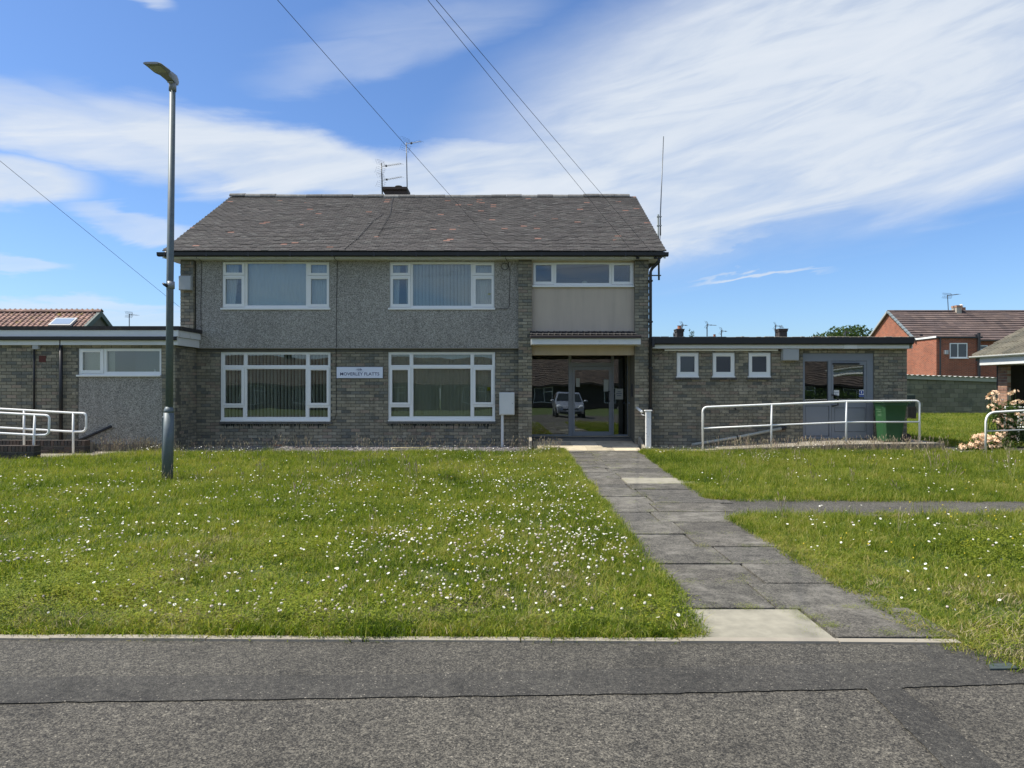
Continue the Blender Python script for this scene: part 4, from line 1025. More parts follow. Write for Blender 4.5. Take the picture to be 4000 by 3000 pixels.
# ------------------------------------------------------------------ sign, meter cabinet, leaning things by the wall
sg = thing('name_sign', 'white name board reading MOVERLEY FLATTS on the brick between the ground floor windows', 'sign', (wx(1405, YW), YW - .04, wz(1477, YW)))
q = rect_px((1315, 1495, 1434, 1477), YW - .03)
MB().box(q[0], q[1], YW - .035, YW - .012, q[2], q[3], .002).build('board', SIGNW, sg)
MB().box(q[0] - .008, q[1] + .008, YW - .011, YW - .001, q[2] - .008, q[3] + .008).build('backing_frame', pmat('sign_edge', (.16, .17, .2)), sg)
xc = (q[0] + q[1]) / 2
text('MOVERLEY FLATTS', xc, YW - .037, q[2] + .096, .105, NAVY, sg, bold=.0008, width=.94)
text('wdh', xc + .0, YW - .037, q[3] - .062, .062, NAVY, sg, bold=.001, width=.115)
MB().tube([(xc - .075, YW - .037, q[3] - .085), (xc - .085, YW - .037, q[3] - .065), (xc - .06, YW - .037, q[3] - .040), (xc + .0, YW - .037, q[3] - .032), (xc + .02, YW - .037, q[3] - .025)], .0022, 4).build('logo_swoosh', GREYALU, sg)
MB().box(xc - .06, xc + .10, YW - .0375, YW - .0355, q[3] - .103, q[3] - .100).build('logo_line', GREYALU, sg)

mc = thing('meter_cabinet', 'white steel meter cabinet on a slim post against the brick wall', 'cabinet', (wx(1975, 16.9), 16.9, 0))
q = rect_px((1950, 2010, 1533, 1621), 16.82)
MB().box(q[0], q[1], 16.84, 17.02, q[2], q[3], .006).build('cabinet', CABINET, mc)
MB().box(q[0] + .018, q[1] - .012, 16.826, 16.839, q[2] + .016, q[3] - .02, .004).build('door', CABINET, mc)
MB().disc((q[1] - .05, 16.8255, (q[2]+q[3])/2 + .01), .008, 8, (0, -1, 0)).build('lock', BLACKPL, mc)
MB().box(wx(1957, 16.9), wx(1967, 16.9), 16.88, 16.95, 0, q[2]).build('post', CABINET, mc)
bt = MB().tube([(wx(1526, 15.9), 15.9, .09), (wx(1600, 15.9), 15.92, .095), (wx(1660, 15.9), 15.95, .10), (wx(1686, 15.9), 15.98, .14)], [.012, .012, .01, .006], 6).build('fallen_cane', pmat('pale_cane', (.45, .38, .22)), smooth=True)
tag(bt, 'thin pale cane lying in the long grass below the right ground floor window', 'cane')

# ------------------------------------------------------------------ street lamp
LY = 11.0
lp_ = thing('street_lamp', 'tall tapering grey steel street lamp standing in the lawn on the left', 'lamp post', (wx(652, LY), LY, 0))
lx = lambda px: wx(px, LY); lz = lambda py: wz(py, LY)
MB().tube([(lx(661), LY, 1.1), (lx(664), LY, lz(1105)), (lx(674), LY, lz(343))], [.054, .053, .044], 20).build('pole', STEEL, lp_, True)
MB().tube([(lx(653), LY, -.05), (lx(657), LY, .6), (lx(659.5), LY, lz(1612)), ], [.083, .080, .077], 20).build('base', STEEL, lp_, True)
MB().tube([(lx(659.5), LY, lz(1612)), (lx(660), LY, lz(1603)), (lx(660.5), LY, lz(1589))], [.077, .074, .054], 20).build('collar', STEEL, lp_, True)
d_ = MB().box(-.015, .015, -.055, .055, lz(1795), lz(1627), .008)
d_ = d_.build('access_door', STEEL, lp_); d_.matrix_basis = Matrix.Translation((lx(641.5), LY, 0)) 
MB().tube([(lx(667), LY, lz(1100)), (lx(667), LY, lz(1128))], .058, 20).build('clamp_band', LANT, lp_, True)
MB().tube([(lx(660), LY - .03, lz(1118)), (lx(646), LY - .05, lz(1112)), (lx(642), LY - .05, lz(1108))], [.035, .02, .014], 8).build('bracket', BLACKPL, lp_, True)
MB().tube([(lx(674), LY, lz(356)), (lx(674.5), LY, lz(322))], .055, 20).build('spigot', LANT, lp_, True)
zt_ = lz(322)
ln = MB()
def sec(y, xc, w, z0, z1, r=.3):
    h = z1 - z0; return [(xc - w/2, y, z0 + h*.45), (xc - w/2 + w*.12, y, z0), (xc + w/2 - w*.12, y, z0), (xc + w/2, y, z0 + h*.45), (xc + w/2 - w*.10, y, z1 - h*.1), (xc + w*.2, y, z1), (xc - w*.2, y, z1), (xc - w/2 + w*.10, y, z1 - h*.1)]
X0 = lx(675)
LS = .68
secs = [sec(LY + .09, X0 + .005, .10, zt_ - .01, zt_ + .10), sec(LY + .02, X0, .14, zt_ - .02, zt_ + .13), sec(LY - .15*LS, X0 - .01, .15, zt_ + .0, zt_ + .125), sec(LY - .30*LS, X0 - .03, .17, zt_ + .02, zt_ + .115),
        sec(LY - .38*LS, X0 - .04, .27, zt_ + .03, zt_ + .10), sec(LY - .70*LS, X0 - .07, .275, zt_ + .05, zt_ + .095), sec(LY - .76*LS, X0 - .075, .24, zt_ + .055, zt_ + .085)]
for a_ in secs: ln.v += a_
for i in range(len(secs) - 1):
    for k in range(8): ln.f.append((i*8+k, i*8+(k+1) % 8, (i+1)*8+(k+1) % 8, (i+1)*8+k))
ln.f += [tuple(range(8))[::-1], tuple((len(secs)-1)*8 + k for k in range(8))]
lan = ln.build('lantern', LANT, lp_); fix_normals(lan); smooth_by_angle(lan, 35)
lens = MB().add([(X0 - .045 - .10, LY - .42*LS, zt_ + .028), (X0 - .045 + .10, LY - .42*LS, zt_ + .028), (X0 - .065 + .105, LY - .68*LS, zt_ + .045), (X0 - .065 - .105, LY - .68*LS, zt_ + .045)] , [(0, 1, 2, 3)]).build('lens', LENS, lan)
MB().box(X0 - .05, X0 + .03, LY - .08, LY - .05, zt_ - .03, zt_ - .015).build('catch_plate', LENS, lan)

# ------------------------------------------------------------------ handrails
def rail_thing(label, loc, group=None): return thing('handrail', label, 'handrail', loc, group)
def arc(p0, p1, p2, n=5):
    out = []
    for i in range(n + 1):
        t_ = i / n; out.append(tuple((1-t_)**2*a + 2*t_*(1-t_)*b + t_*t_*c for a, b, c in zip(p0, p1, p2)))
    return out
r = .0235
# right ramp
YH = 16.16; P = lambda px, py, Y=YH: (wx(px, Y), Y, wz(py, Y))
hr = rail_thing('long white tubular handrail along the ramp up to the grey doors', (wx(3170, YH), YH, 0))
MB().tube([P(2745, 1761)] + [P(2745, 1610)] + arc(P(2745, 1610), P(2745, 1592), P(2762, 1590)) + [P(3013, 1580), P(3305, 1568), P(3575, 1566)] + arc(P(3575, 1566), P(3592, 1566), P(3592, 1582)) + [P(3592, 1734)], r, 10).build('top_rail', WHITEPAINT, hr, True)
MB().tube([P(2745, 1673), P(3013, 1661), P(3305, 1649), P(3592, 1648)], r*.8, 10).build('middle_rail', WHITEPAINT, hr, True)
for px, a, b in ((3013, 1580, 1750), (3305, 1568, 1738)): MB().tube([P(px, a), P(px, b)], r, 10).build('post', WHITEPAINT, hr, True)
# left ramp, rear and front
YH2 = 15.35; hr = rail_thing('white tubular handrail at the left ramp, the one nearer the wall', (wx(200, YH2), YH2, 0))
P2 = lambda px, py: (wx(px, YH2), YH2, wz(py, YH2))
MB().tube([P2(-500, 1568), P2(0, 1597), P2(285, 1613), P2(322, 1614)] + arc(P2(322, 1614), P2(338, 1615), P2(337, 1632)) + [P2(336, 1668)] + arc(P2(336, 1668), P2(335, 1686), P2(318, 1686)) + [P2(285, 1686), P2(0, 1670), P2(-500, 1645)], r, 10).build('top_rail', WHITEPAINT, hr, True)
for px, a, b in ((94, 1603, 1742), (286, 1613, 1776)): MB().tube([P2(px, a), P2(px, b)], r, 10).build('post', WHITEPAINT, hr, True)
YH3 = 14.3; hr = rail_thing('white tubular handrail at the left ramp, the one nearer the lawn', (wx(60, YH3), YH3, 0))
P3 = lambda px, py: (wx(px, YH3), YH3, wz(py, YH3))
MB().tube([P3(-400, 1590), P3(0, 1613), P3(130, 1620), P3(178, 1622)] + arc(P3(178, 1622), P3(194, 1624), P3(193, 1640)) + [P3(191, 1680)] + arc(P3(191, 1680), P3(190, 1698), P3(174, 1699)) + [P3(133, 1699), P3(0, 1692), P3(-400, 1670)], r, 10).build('top_rail', WHITEPAINT, hr, True)
MB().tube([P3(136, 1621), P3(130, 1792)], r, 10).build('post', WHITEPAINT, hr, True)
# entrance rail with square post
hp = thing('handrail', 'short white handrail rising to the entrance door with a square flaking post', 'handrail', (3.0, 16.3, 0))
Yq = 16.3; a = rect_px((2524, 2544, 1606, 1759), Yq)
MB().box(a[0], a[1], Yq, Yq + .11, 0, a[3], .004).build('post', pmat('flaking_white', (.74, .74, .72), rough=.6, stain=[(22, (.35,.33,.30), .60, .66)]), hp)
MB().box(a[0] - .025, a[1] + .02, Yq - .02, Yq + .13, a[3], a[3] + .022, .003).build('post_cap', WHITEPAINT, hp)
MB().tube([(2.96, 18.0, 1.06), (2.97, 17.0, .97)], .026, 10).build('rail', pmat('rail_grip_grey', (.40, .42, .46), rough=.5), hp, True)
MB().tube([(2.97, 17.0, .97), (3.0, 16.42, .885)], .032, 10).build('rail', WHITEPAINT, hp, True)
MB().tube([(3.0, 16.5, .89), (3.0, 16.45, .82), (3.05, 16.38, .80)], .010, 6).build('bracket', WHITEPAINT, hp, True)
MB().box(2.985, 3.0, 17.28, 17.38, .82, 1.05, .003).build('wall_plate', WHITEPAINT, hp)
# far right curved rails
YH4 = 15.8; hr = rail_thing('white curved-top handrail beside the peach flowers at the far right', (wx(3850, YH4), YH4, 0))
P4 = lambda px, py, Y=YH4: (wx(px, Y), Y, wz(py, Y))
MB().tube([P4(3850, 1768), P4(3851, 1650)] + arc(P4(3851, 1650), P4(3853, 1612), P4(3888, 1610), 8) + [P4(4000, 1604), P4(4500, 1585)], .024, 10).build('top_rail', WHITEPAINT, hr, True)
MB().tube([P4(3856, 1684), P4(4000, 1679), P4(4500, 1660)], .016, 8).build('middle_rail', GREYBOX, hr, True)
YH5 = 17.6; hr = rail_thing('white handrail behind the peach flowers, its corner showing by the brick pier', (wx(3925, YH5), YH5, 0))
MB().tube([P4(3925, 1745, YH5), P4(3925, 1596, YH5)] + arc(P4(3925, 1596, YH5), P4(3925, 1589, YH5), P4(3932, 1589, YH5)) + [P4(4050, 1594, YH5), P4(4300, 1600, YH5)], .02, 8).build('top_rail', WHITEPAINT, hr, True)
MB().tube([P4(3935, 1659, YH5), P4(4050, 1661, YH5), P4(4300, 1664, YH5)], .02, 8).build('middle_rail', WHITEPAINT, hr, True)
kb = MB().prism([(9.0, 0), (0, 0)], 'x', 0, 1) if False else None
o = MB().add([(wx(3853, 15.75), 15.75, 0), (15.5, 15.6, 0), (15.5, 15.6, .20), (wx(3853, 15.75), 15.75, .03), (wx(3853, 15.75), 15.87, 0), (15.5, 15.72, 0), (15.5, 15.72, .20), (wx(3853, 15.75), 15.87, .03)],
             [(0,1,2,3), (7,6,5,4), (3,2,6,7), (0,3,7,4), (1,5,6,2)]).build('kerb_wall', CONCDARK); fix_normals(o); tag(o, 'low dark concrete ramp edge below the peach flowers at the far right', 'kerb')

# low brick walls of the left ramp
def ramp_wall(x0, x1, Y, h, label):
    t_ = thing('brick_wall', label, 'wall', ((x0+x1)/2, Y, 0))
    w = MB().box(x0 + .01, x1 - .008, Y + .008, Y + .21, -.04, h - .115).build('wall', MORTAR, t_)
    wall_face(w, [(frameY(Y), lay(x0, x1, .0, h - .125, [], 0, zref=h - .125 - 3 * .075), 0), (frameSide(x1, Y), lay(0, .21, .0, h - .125, [], 0, zref=h - .125 - 3 * .075), 0)], 90, mat=DARKBRICK)
    M = []; x = x1 - .066
    while x > x0:
        M.append(Matrix.Translation((x, Y, h - .112)) @ Matrix.Diagonal((.064, .215, .112 + random.uniform(-.002, .002), 1))); x -= .0745
    copies('coping_brick', me('coping_brick', [(0,0,0),(1,0,0),(1,1,0),(0,1,0),(.04,.015,1),(.96,.015,1),(.96,1,1),(.04,1,1)], TF, DARKBRICK), M, w)
ramp_wall(-12.0, wx(132, 14.0), 14.0, .295, 'low dark brick ramp wall nearest the lawn at the left edge')
ramp_wall(-12.0, wx(330, 15.45), 15.45, .29, 'low dark brick ramp wall against the left wing, behind the handrail')
struct(MB().box(-12.5, -9.42, 15.66, 15.99, -.02, .22).build('left_ramp', CONC))

# ------------------------------------------------------------------ wheelie bin
bn = thing('wheelie_bin', 'dark green wheelie bin standing at the end of the ramp behind the handrail', 'bin', (9.0, 16.72, .17))
bx0, bx1, by0, by1, bz0, bz1 = 8.62, 9.20, 16.48, 16.96, .19, 1.12
def bsec(z, k, fx_=0):  # k taper
    a0, a1 = bx0 + .06 * (1-k) , bx1 - .12 * (1-k); b0, b1 = by0 + .045 * (1-k), by1 - .045 * (1-k); c = .045
    return [(a0 + c, b0, z), (a1 - c, b0, z), (a1, b0 + c, z), (a1, b1 - c, z), (a1 - c, b1, z), (a0 + c, b1, z), (a0, b1 - c, z), (a0, b0 + c, z)]
bb_ = MB(); ss = [bsec(bz0, 0), bsec(bz0 + .03, .04), bsec(.75, .68), bsec(bz1 - .10, .95), bsec(bz1 - .095, 1.0)]
ss += [[(x_ + (.012 if x_ > 9 else -.012), y_ + (.012 if y_ > 16.72 else -.012), z_) for x_, y_, z_ in bsec(bz1 - .09, 1)], [(x_ + (.012 if x_ > 9 else -.012), y_ + (.012 if y_ > 16.72 else -.012), z_) for x_, y_, z_ in bsec(bz1 - .03, 1)]]
for q_ in ss: bb_.v += q_
for i in range(len(ss)-1):
    for k in range(8): bb_.f.append((i*8+k, i*8+(k+1) % 8, (i+1)*8+(k+1) % 8, (i+1)*8+k))
bb_.f += [tuple(range(8))[::-1], tuple((len(ss)-1)*8 + k for k in range(8))]
body = bb_.build('body', BINGREEN, bn); fix_normals(body); smooth_by_angle(body, 30)
ld = MB(); s1 = [(x_ + (.035 if x_ > 9 else -.05), y_ + (.028 if y_ > 16.72 else -.028), bz1 - .028) for x_, y_, z_ in bsec(0, 1)]
s2_ = [(x_, y_, bz1 - .005) for x_, y_, z_ in s1]; s3 = [(9 + (x_-9)*.8, 16.72 + (y_-16.72)*.8, bz1 + .025) for x_, y_, z_ in s1]
for q_ in (s1, s2_, s3): ld.v += q_
for i in range(2):
    for k in range(8): ld.f.append((i*8+k, i*8+(k+1) % 8, (i+1)*8+(k+1) % 8, (i+1)*8+k))
ld.f += [tuple(range(8))[::-1], tuple(16 + k for k in range(8))]
lid = ld.build('lid', BINGREEN, bn); fix_normals(lid); smooth_by_angle(lid, 35)
MB().tube([(bx1 + .03, by0 + .06, bz1 - .05), (bx1 + .075, by0 + .06, bz1 - .04), (bx1 + .075, by1 - .06, bz1 - .04), (bx1 + .03, by1 - .06, bz1 - .05)], .014, 8).build('handle', BINGREEN, bn, True)
for yy_ in (by0 + .0, by1 - .05):
    w_ = MB().tube([(bx1 - .05, yy_ - .03, .28), (bx1 - .05, yy_ + .02, .28)], .10, 20).build('wheel', RUBBER, bn); smooth_by_angle(w_, 40)
    MB().tube([(bx1 - .05, yy_ - .035, .28), (bx1 - .05, yy_ - .029, .28)], .045, 12).build('hub', BLACKPL, w_)
pr_ = MB()
def bxf(z_): return bx0 + .06 * (1 - ((z_ - .75) / (bz1 - .1 - .75) * .27 + .68)) - .0015
for zz_, l_ in ((.93, .24), (.885, .16), (.868, .20), (.83, .05), (.812, .18), (.795, .16), (.778, .17)):
    pr_.box(bxf(zz_) - .001, bxf(zz_) + .004, 16.60, 16.60 + l_, zz_, zz_ + .005)
pr_.build('printed_lines', pmat('bin_print', (.16, .26, .16), rough=.6), body)

# dark post box and slatted gate just past the wing
gt = thing('slatted_planter', 'low dark slatted timber box on the grass just past the right end of the wing', 'planter', (wx(3563, 30), 30, 0))
M = []; n = 6
slm = MB().box(0, .048, 0, .02, 0, .60); slm = me('slat', slm.v, slm.f, WOODD)
copies('slat', slm, [Matrix.Translation((wx(3546, 30) + k * .062, 30, .01 + .01 * (k % 2))) for k in range(n)], gt)
for z_ in (.1, .48): MB().box(wx(3544, 30), wx(3582, 30), 30.022, 30.05, z_, z_ + .06).build('rail', WOODD, gt)
o = MB().box(wx(3543, 30.3), wx(3576, 30.3), 30.3, 30.6, 0, wz(1543, 30.3), .01)
o = o.build('bin_store', pmat('dark_green_board', (.03, .045, .035), rough=.7)); tag(o, 'dark upright box standing behind the low slatted one at the wing corner', 'box')

# ------------------------------------------------------------------ aerials
def yagi(parent, base, d, L, n, el_, refl=True, r=.006):
    base = Vector(base); d = Vector(d).normalized(); sd = d.cross(Vector((0, 0, 1))).normalized(); u = sd.cross(d)
    m = MB().tube([base, base + d * L], r * 1.3, 6)
    for k in range(n):
        p = base + d * (L * (.2 + .8 * k / (n - 1))); m.tube([p - sd * el_/2, p + sd * el_/2], r * .5, 4)
    if refl:
        for sg_ in (1, -1):
            for k in range(4):
                p = base + d * .05 + u * sg_ * (.04 + .05 * k) - d * .03 * k; m.tube([p - sd * el_*.8, p + sd * el_*.8], r * .5, 4)
            m.tube([base + u*sg_*.03 - sd*el_*.8, base + u*sg_*.2 - d*.1 - sd*el_*.8], r*.5, 4); m.tube([base + u*sg_*.03 + sd*el_*.8, base + u*sg_*.2 - d*.1 + sd*el_*.8], r*.5, 4)
        m.ball(base + d * .22, .035, 6, 4)
    m.build('yagi_antenna', AERIAL, parent)
Ya = 21.3; PA = lambda px, py, Y=Ya: (wx(px, Y), Y, wz(py, Y))
ae = thing('television_aerial', 'short roof aerial mast carrying two yagi antennas, left of the chimney', 'aerial', PA(1493, 757))
MB().tube([PA(1494, 790), PA(1492, 700), PA(1489, 637)], .020, 8).build('mast', AERIAL, ae, True)
yagi(ae, PA(1489, 651), (1, -.75, -.10), .85, 9, .20); yagi(ae, PA(1491, 705), (1, -.75, -.06), .85, 9, .18)
ae = thing('television_aerial', 'taller thin aerial mast with one yagi antenna, right of the chimney', 'aerial', PA(1590, 737))
MB().tube([PA(1591, 760), PA(1589, 650), PA(1587, 557)], .015, 8).build('mast', AERIAL, ae, True)
yagi(ae, PA(1587, 563), (1, -.75, -.08), .62, 6, .22)
ae = thing('radio_aerial', 'very tall slender whip aerial bracketed to the right end of the roof', 'aerial', (wx(2574, 17.6), 17.6, 3.2))
PB = lambda px, py, Y=17.6: (wx(px, Y), Y, wz(py, Y))
MB().tube([PB(2580, 920), PB(2579.5, 840), PB(2592, 533)], [.016, .014, .010], 8).build('whip', AERIAL, ae, True)
MB().tube([PB(2574, 1094), PB(2571, 838)], .024, 10).build('mast', STEEL, ae, True)
for py in (845, 880): MB().box(PB(2566, 0)[0], PB(2584, 0)[0], 17.57, 17.63, wz(py + 3, 17.6), wz(py, 17.6)).build('clamp', GREYBOX, ae)
MB().box(XR - .0, PB(2582, 0)[0], 17.58, 17.62, wz(1078, 17.6), wz(1074, 17.6)).build('wall_bracket', STEEL, ae)
MB().tube([PB(2580, 918), PB(2577, 950), PB(2569, 1000)], .006, 5).build('lead', CABLE, ae, True)

def small_aerial(px, py0, py1, Y, label, arm=0.5, h=.25):
    t_ = thing('television_aerial', label, 'aerial', (wx(px, Y), Y, wz(py1, Y)))
    MB().tube([(wx(px, Y), Y, wz(py1 + 14, Y)), (wx(px, Y), Y, wz(py0, Y))], .03, 6).build('mast', AERIAL, t_)
    yagi(t_, (wx(px, Y), Y, wz(py0 + 3, Y)), (1, -.5, -.1), arm, 5, .3, True, .014); return t_

# ------------------------------------------------------------------ overhead cables and their pole
pole = thing('telegraph_pole', 'timber telegraph pole across the road holding the overhead cables', 'pole', (-9.4, -12, gz(-12)))
MB().tube([(-9.4, -12, gz(-12) - .3), (-9.4, -12, 12.6)], [.16, .11], 12).build('pole', BARK, pole, True)
MB().box(-10.6, -8.2, -12.13, -12.06, 8.85, 8.97).build('cross_arm', WOODD, pole)
def wire(a, b, sag, label, r=.0036):
    a, b = Vector(a), Vector(b); pts = []
    for i in range(41):
        tt = i / 40; p = a.lerp(b, tt); p.z -= sag * 4 * tt * (1 - tt); pts.append(p)
    o = MB().tube(pts, r, 5).build('overhead_cable', CABLE, smooth=True); tag(o, label, 'cable', 'overhead cables to the roof edge')
wire((wx(1976, yf), yf - .03, wz(1008, yf)), (-8.25, -12, 9.0), .10, 'thin overhead cable ending at the eaves over the upper middle window')
wire((wx(2490, yf), yf - .03, wz(1008, yf)), (-9.8, -12, 9.0), .10, 'overhead cable ending above the cream panel, left one of the close pair')
wire((wx(2560, yf), yf - .03, wz(1004, yf)), (-10.5, -12, 9.0), .10, 'overhead cable ending at the right roof corner, right one of the close pair')
wire((wx(704, YF), YF - .03, wz(1200, YF)), (-9.35, -12, 12.3), .0, 'overhead cable running down to the alarm box pier at the left corner')
for px in (2490, 2560): MB().box(wx(px, yf) - .04, wx(px, yf) + .04, yf - .05, yf - .001, wz(1012, yf), wz(1005, yf), .01).build('cable_insulator', BLACKPL, fas)
cab([(wx(2490, yf), yf - .03, wz(1009, yf)), (wx(2515, YF), YF - .02, wz(1040, YF)), (wx(2535, YF), YF - .04, wz(1052, YF))], .005)

# ------------------------------------------------------------------ neighbours: left tiled house
hA = thing('tiled_house', 'house with pinkish rolled roof tiles and a roof window, behind the left wing', 'house', (-30, 37, 0))
XG = -21.5; ZRA, YRA = wz(1216, 37.0), 37.0; YEA = 32.6; ZEA = ZRA - (YRA - YEA) * math.tan(R(34)); pA = R(34)
ra = MB().prism([(YEA, ZEA - .12), (YRA, ZRA - .12), (2*YRA - YEA, ZEA - .12), (2*YRA - YEA, ZEA - .3), (YEA, ZEA - .3)], 'x', -42, XG - .02).build('roof', CONCDARK, hA); fix_normals(ra)
rt = roll_tile_mesh('roof_tile', PINKTILE, 1, .06, 6); M = []
def lay_tiles(origin, udir, pit_dir, pitch, u0, u1, n_rows, gauge, w):
    """matrices for tiles: x along udir, y up the slope"""
    U = Vector(udir).normalized(); V = (Vector(pit_dir).normalized() * math.cos(pitch) + Vector((0, 0, math.sin(pitch)))); Wn = U.cross(V)
    out = []
    for j in range(n_rows):
        u = u0
        while u < u1 - .02:
            p = Vector(origin) + U * u + V * (j * gauge) + Wn * random.uniform(-.004, .004)
            wd = min(w, u1 - u)
            m_ = Matrix(((U.x*wd, V.x*gauge*1.06, Wn.x, p.x), (U.y*wd, V.y*gauge*1.06, Wn.y, p.y), (U.z*wd, V.z*gauge*1.06, Wn.z, p.z), (0, 0, 0, 1)))
            out.append(m_); u += w
    return out
nr = int((YRA - YEA) / math.cos(pA) / .32)
vx0, vx1, vv0, vv1 = wx(193, 36), wx(283, 36), 0, 0
tl_ = lay_tiles((-38, YEA, ZEA - .05), (1, 0, 0), (0, 1, 0), pA, 0, 38 + XG, nr + 1, .33, .27)
tl_.sort(key=lambda m_: -m_.translation.z)
copies('roof_tile', rt, tl_[:300], ra); kind(joined('roof_tiling', [tuple(v.co) for v in rt.vertices], [tuple(p.vertices) for p in rt.polygons], tl_[300:], PINKTILE, ra), 'stuff')
rmA = me('ridge_tile', *(lambda m_: (m_.v, m_.f))(MB().prism([(.15*math.cos(R(d)), .13*math.sin(R(d))) for d in range(0, 181, 20)] + [(.12*math.cos(R(d)), .10*math.sin(R(d))) for d in range(180, -1, -20)], 'x', 0, .44)), PINKTILE)
copies('ridge_tile', rmA, [Matrix.Translation((-38 + .45*k, YRA, ZRA - .03)) @ Matrix.Rotation(.02, 4, 'Y') for k in range(int((38 + XG) / .45) + 1)], ra)
for d in (1, -1):
    o = MB().prism([(YRA, ZRA + .02), (YRA + d * 4.4, ZEA + .02), (YRA + d * 4.4, ZEA - .24), (YRA, ZRA - .26)], 'x', XG - .05, XG + .12).build('verge_cap', GREENTRIM, ra); fix_normals(o)
o = MB().prism([(YEA + .3, 0), (YEA + .3, ZEA - .2), (YRA, ZRA - .25), (2*YRA - YEA - .3, ZEA - .2), (2*YRA - YEA - .3, 0)], 'x', -41.7, XG - .1).build('wall', GABLEC, hA); fix_normals(o)
Vv = Vector((0, math.cos(pA), math.sin(pA))); Wn = Vector((0, -math.sin(pA), math.cos(pA)))
def on_slopeA(x, py0): # point on slope where picture row py0 falls
    best = None
    for k in range(400):
        p = Vector((0, YEA, ZEA)) + Vv * (k * .0135)
        d = abs(1510 - (p.z - H) * F / p.y - py0)
        if best is None or d < best[0]: best = (d, p)
    return best[1]
pa, pb = on_slopeA(0, 1277), on_slopeA(0, 1249)
ca, cb = wx(190, pa.y), wx(277, pa.y)
rw1 = MB(); fr_ = [Vector((ca, pa.y, pa.z)), Vector((cb, pa.y, pa.z)), Vector((cb, pb.y, pb.z)), Vector((ca, pb.y, pb.z))]
hh_ = Wn * .12; v = [p + Wn * .02 for p in fr_] + [p + hh_ for p in fr_]
rw1.add(v, [(4, 5, 6, 7), (0, 1, 5, 4), (1, 2, 6, 5), (2, 3, 7, 6), (3, 0, 4, 7)])
rwo = rw1.build('roof_window', GREYBOX, ra)
ins = .09; U = Vector((1, 0, 0)); v = [fr_[0] + U*ins + Vv*ins, fr_[1] - U*ins + Vv*ins, fr_[2] - U*ins - Vv*ins, fr_[3] + U*ins - Vv*ins]
MB().add([p + hh_ * 1.08 for p in v], [(0, 1, 2, 3)]).build('pane', pmat('roof_glass', (.25, .32, .42), rough=.08), rwo)
# low far bungalow hidden behind the left wing carries an aerial
def plain_bungalow(name, label, x0, x1, y0, y1, eave, ridge, wall, tile, ground=0):
    t_ = thing(name, label, 'bungalow', ((x0+x1)/2, y0, ground)); ym = (y0 + y1) / 2
    MB().box(x0 + .3, x1 - .3, y0 + .4, y1 - .4, ground, eave).build('wall', wall, t_)
    o = MB().prism([(y0, eave), (ym, ridge), (y1, eave), (y1, eave - .12), (ym, ridge - .15), (y0, eave - .12)], 'x', x0, x1).build('roof', tile, t_); fix_normals(o)
    return t_, o
tB, rB = plain_bungalow('bungalow', 'bungalow hidden behind the left wing, only its aerial showing', -26, -19, 43, 50, 2.5, 4.4, BROWNBRICK, BROWNTILE)
small_aerial(505, 1226, 1274, 46.5, 'small aerial showing above the left wing, right of the pink tiled roof', .8)

# ------------------------------------------------------------------ right: red brick house
kx = 1.0
Yn, X0r = 48.3, 27.4; Ym, Yfar = 51.6, 54.9; ZEr, ZRr = 4.74, 6.93
hB = thing('brick_house', 'red brick house with a long brown tiled roof and sunlit gable, beyond the green garage', 'house', (34, 48, 0))
wr = MB().prism([(Yn, 0), (Yfar, 0), (Yfar, ZEr), (Ym, ZRr - .05), (Yn, ZEr)], 'x', X0r, 46); 
rbm = pmat('red_brick_far', (.40, .13, .075), rough=.95, noise=(.8, .10))
def far_brick(N, col, pos):
    sxp = N.n('ShaderNodeSeparateXYZ', i_0=pos); cb = N.n('ShaderNodeCombineXYZ', i_0=N.m('ADD', sxp.outputs[0], sxp.outputs[1]), i_1=sxp.outputs[2], i_2=0.0)
    b_ = N.n('ShaderNodeTexBrick', i_Vector=cb.outputs[0], i_Color1=(.36,.095,.045,1), i_Color2=(.22,.06,.034,1), i_Mortar=(.34,.22,.15,1), i_Scale=1.0)
    b_.inputs['Brick Width'].default_value = .225; b_.inputs['Row Height'].default_value = .075; b_.inputs['Mortar Size'].default_value = .009
    nz = N.n('ShaderNodeTexNoise', i_Vector=pos, i_Scale=.9, i_Detail=5.0)
    return N.mix(1.0, b_.outputs[0], N.ramp(nz.outputs[0], [(.3, .85), (.7, 1.15)]), 'MULTIPLY')
RBF = pmat('red_brick_far', (.4, .13, .08), rough=.95, extra=far_brick)
wr = wr.build('wall', RBF, hB); fix_normals(wr)
ext = thing('x', 'x', 'x') if False else None
ZXE = 4.60; XE1 = 30.2; YXE = 45.85
ex_ = MB().box(X0r + .002, XE1, YXE, Yn - .002, 0, ZXE - .02).build('extension', RBF, hB); ex_['label'] = 'flat-roofed rear extension'
MB().box(X0r - .05, XE1 + .12, YXE - .12, Yn - .003, ZXE - .02, ZXE + .10).build('flat_roof', BLACKPL, ex_)
MB().box(X0r - .09, X0r - .051, YXE - .1, Yn - .1, ZXE + .02, ZXE + .13).build('white_edging', UPVC, ex_)
rf = MB().prism([(Yn - .25, ZEr - .12), (Ym, ZRr), (Yfar + .25, ZEr - .12), (Yfar + .25, ZEr - .2), (Ym, ZRr - .1), (Yn - .25, ZEr - .2)], 'x', X0r - .1, 46.3).build('roof', BROWNTILE, hB); fix_normals(rf)
pB = math.atan2(ZRr - ZEr + .12, Ym - Yn + .25); slB = math.hypot(ZRr - ZEr + .12, Ym - Yn + .25)
M = []; nrow = 13
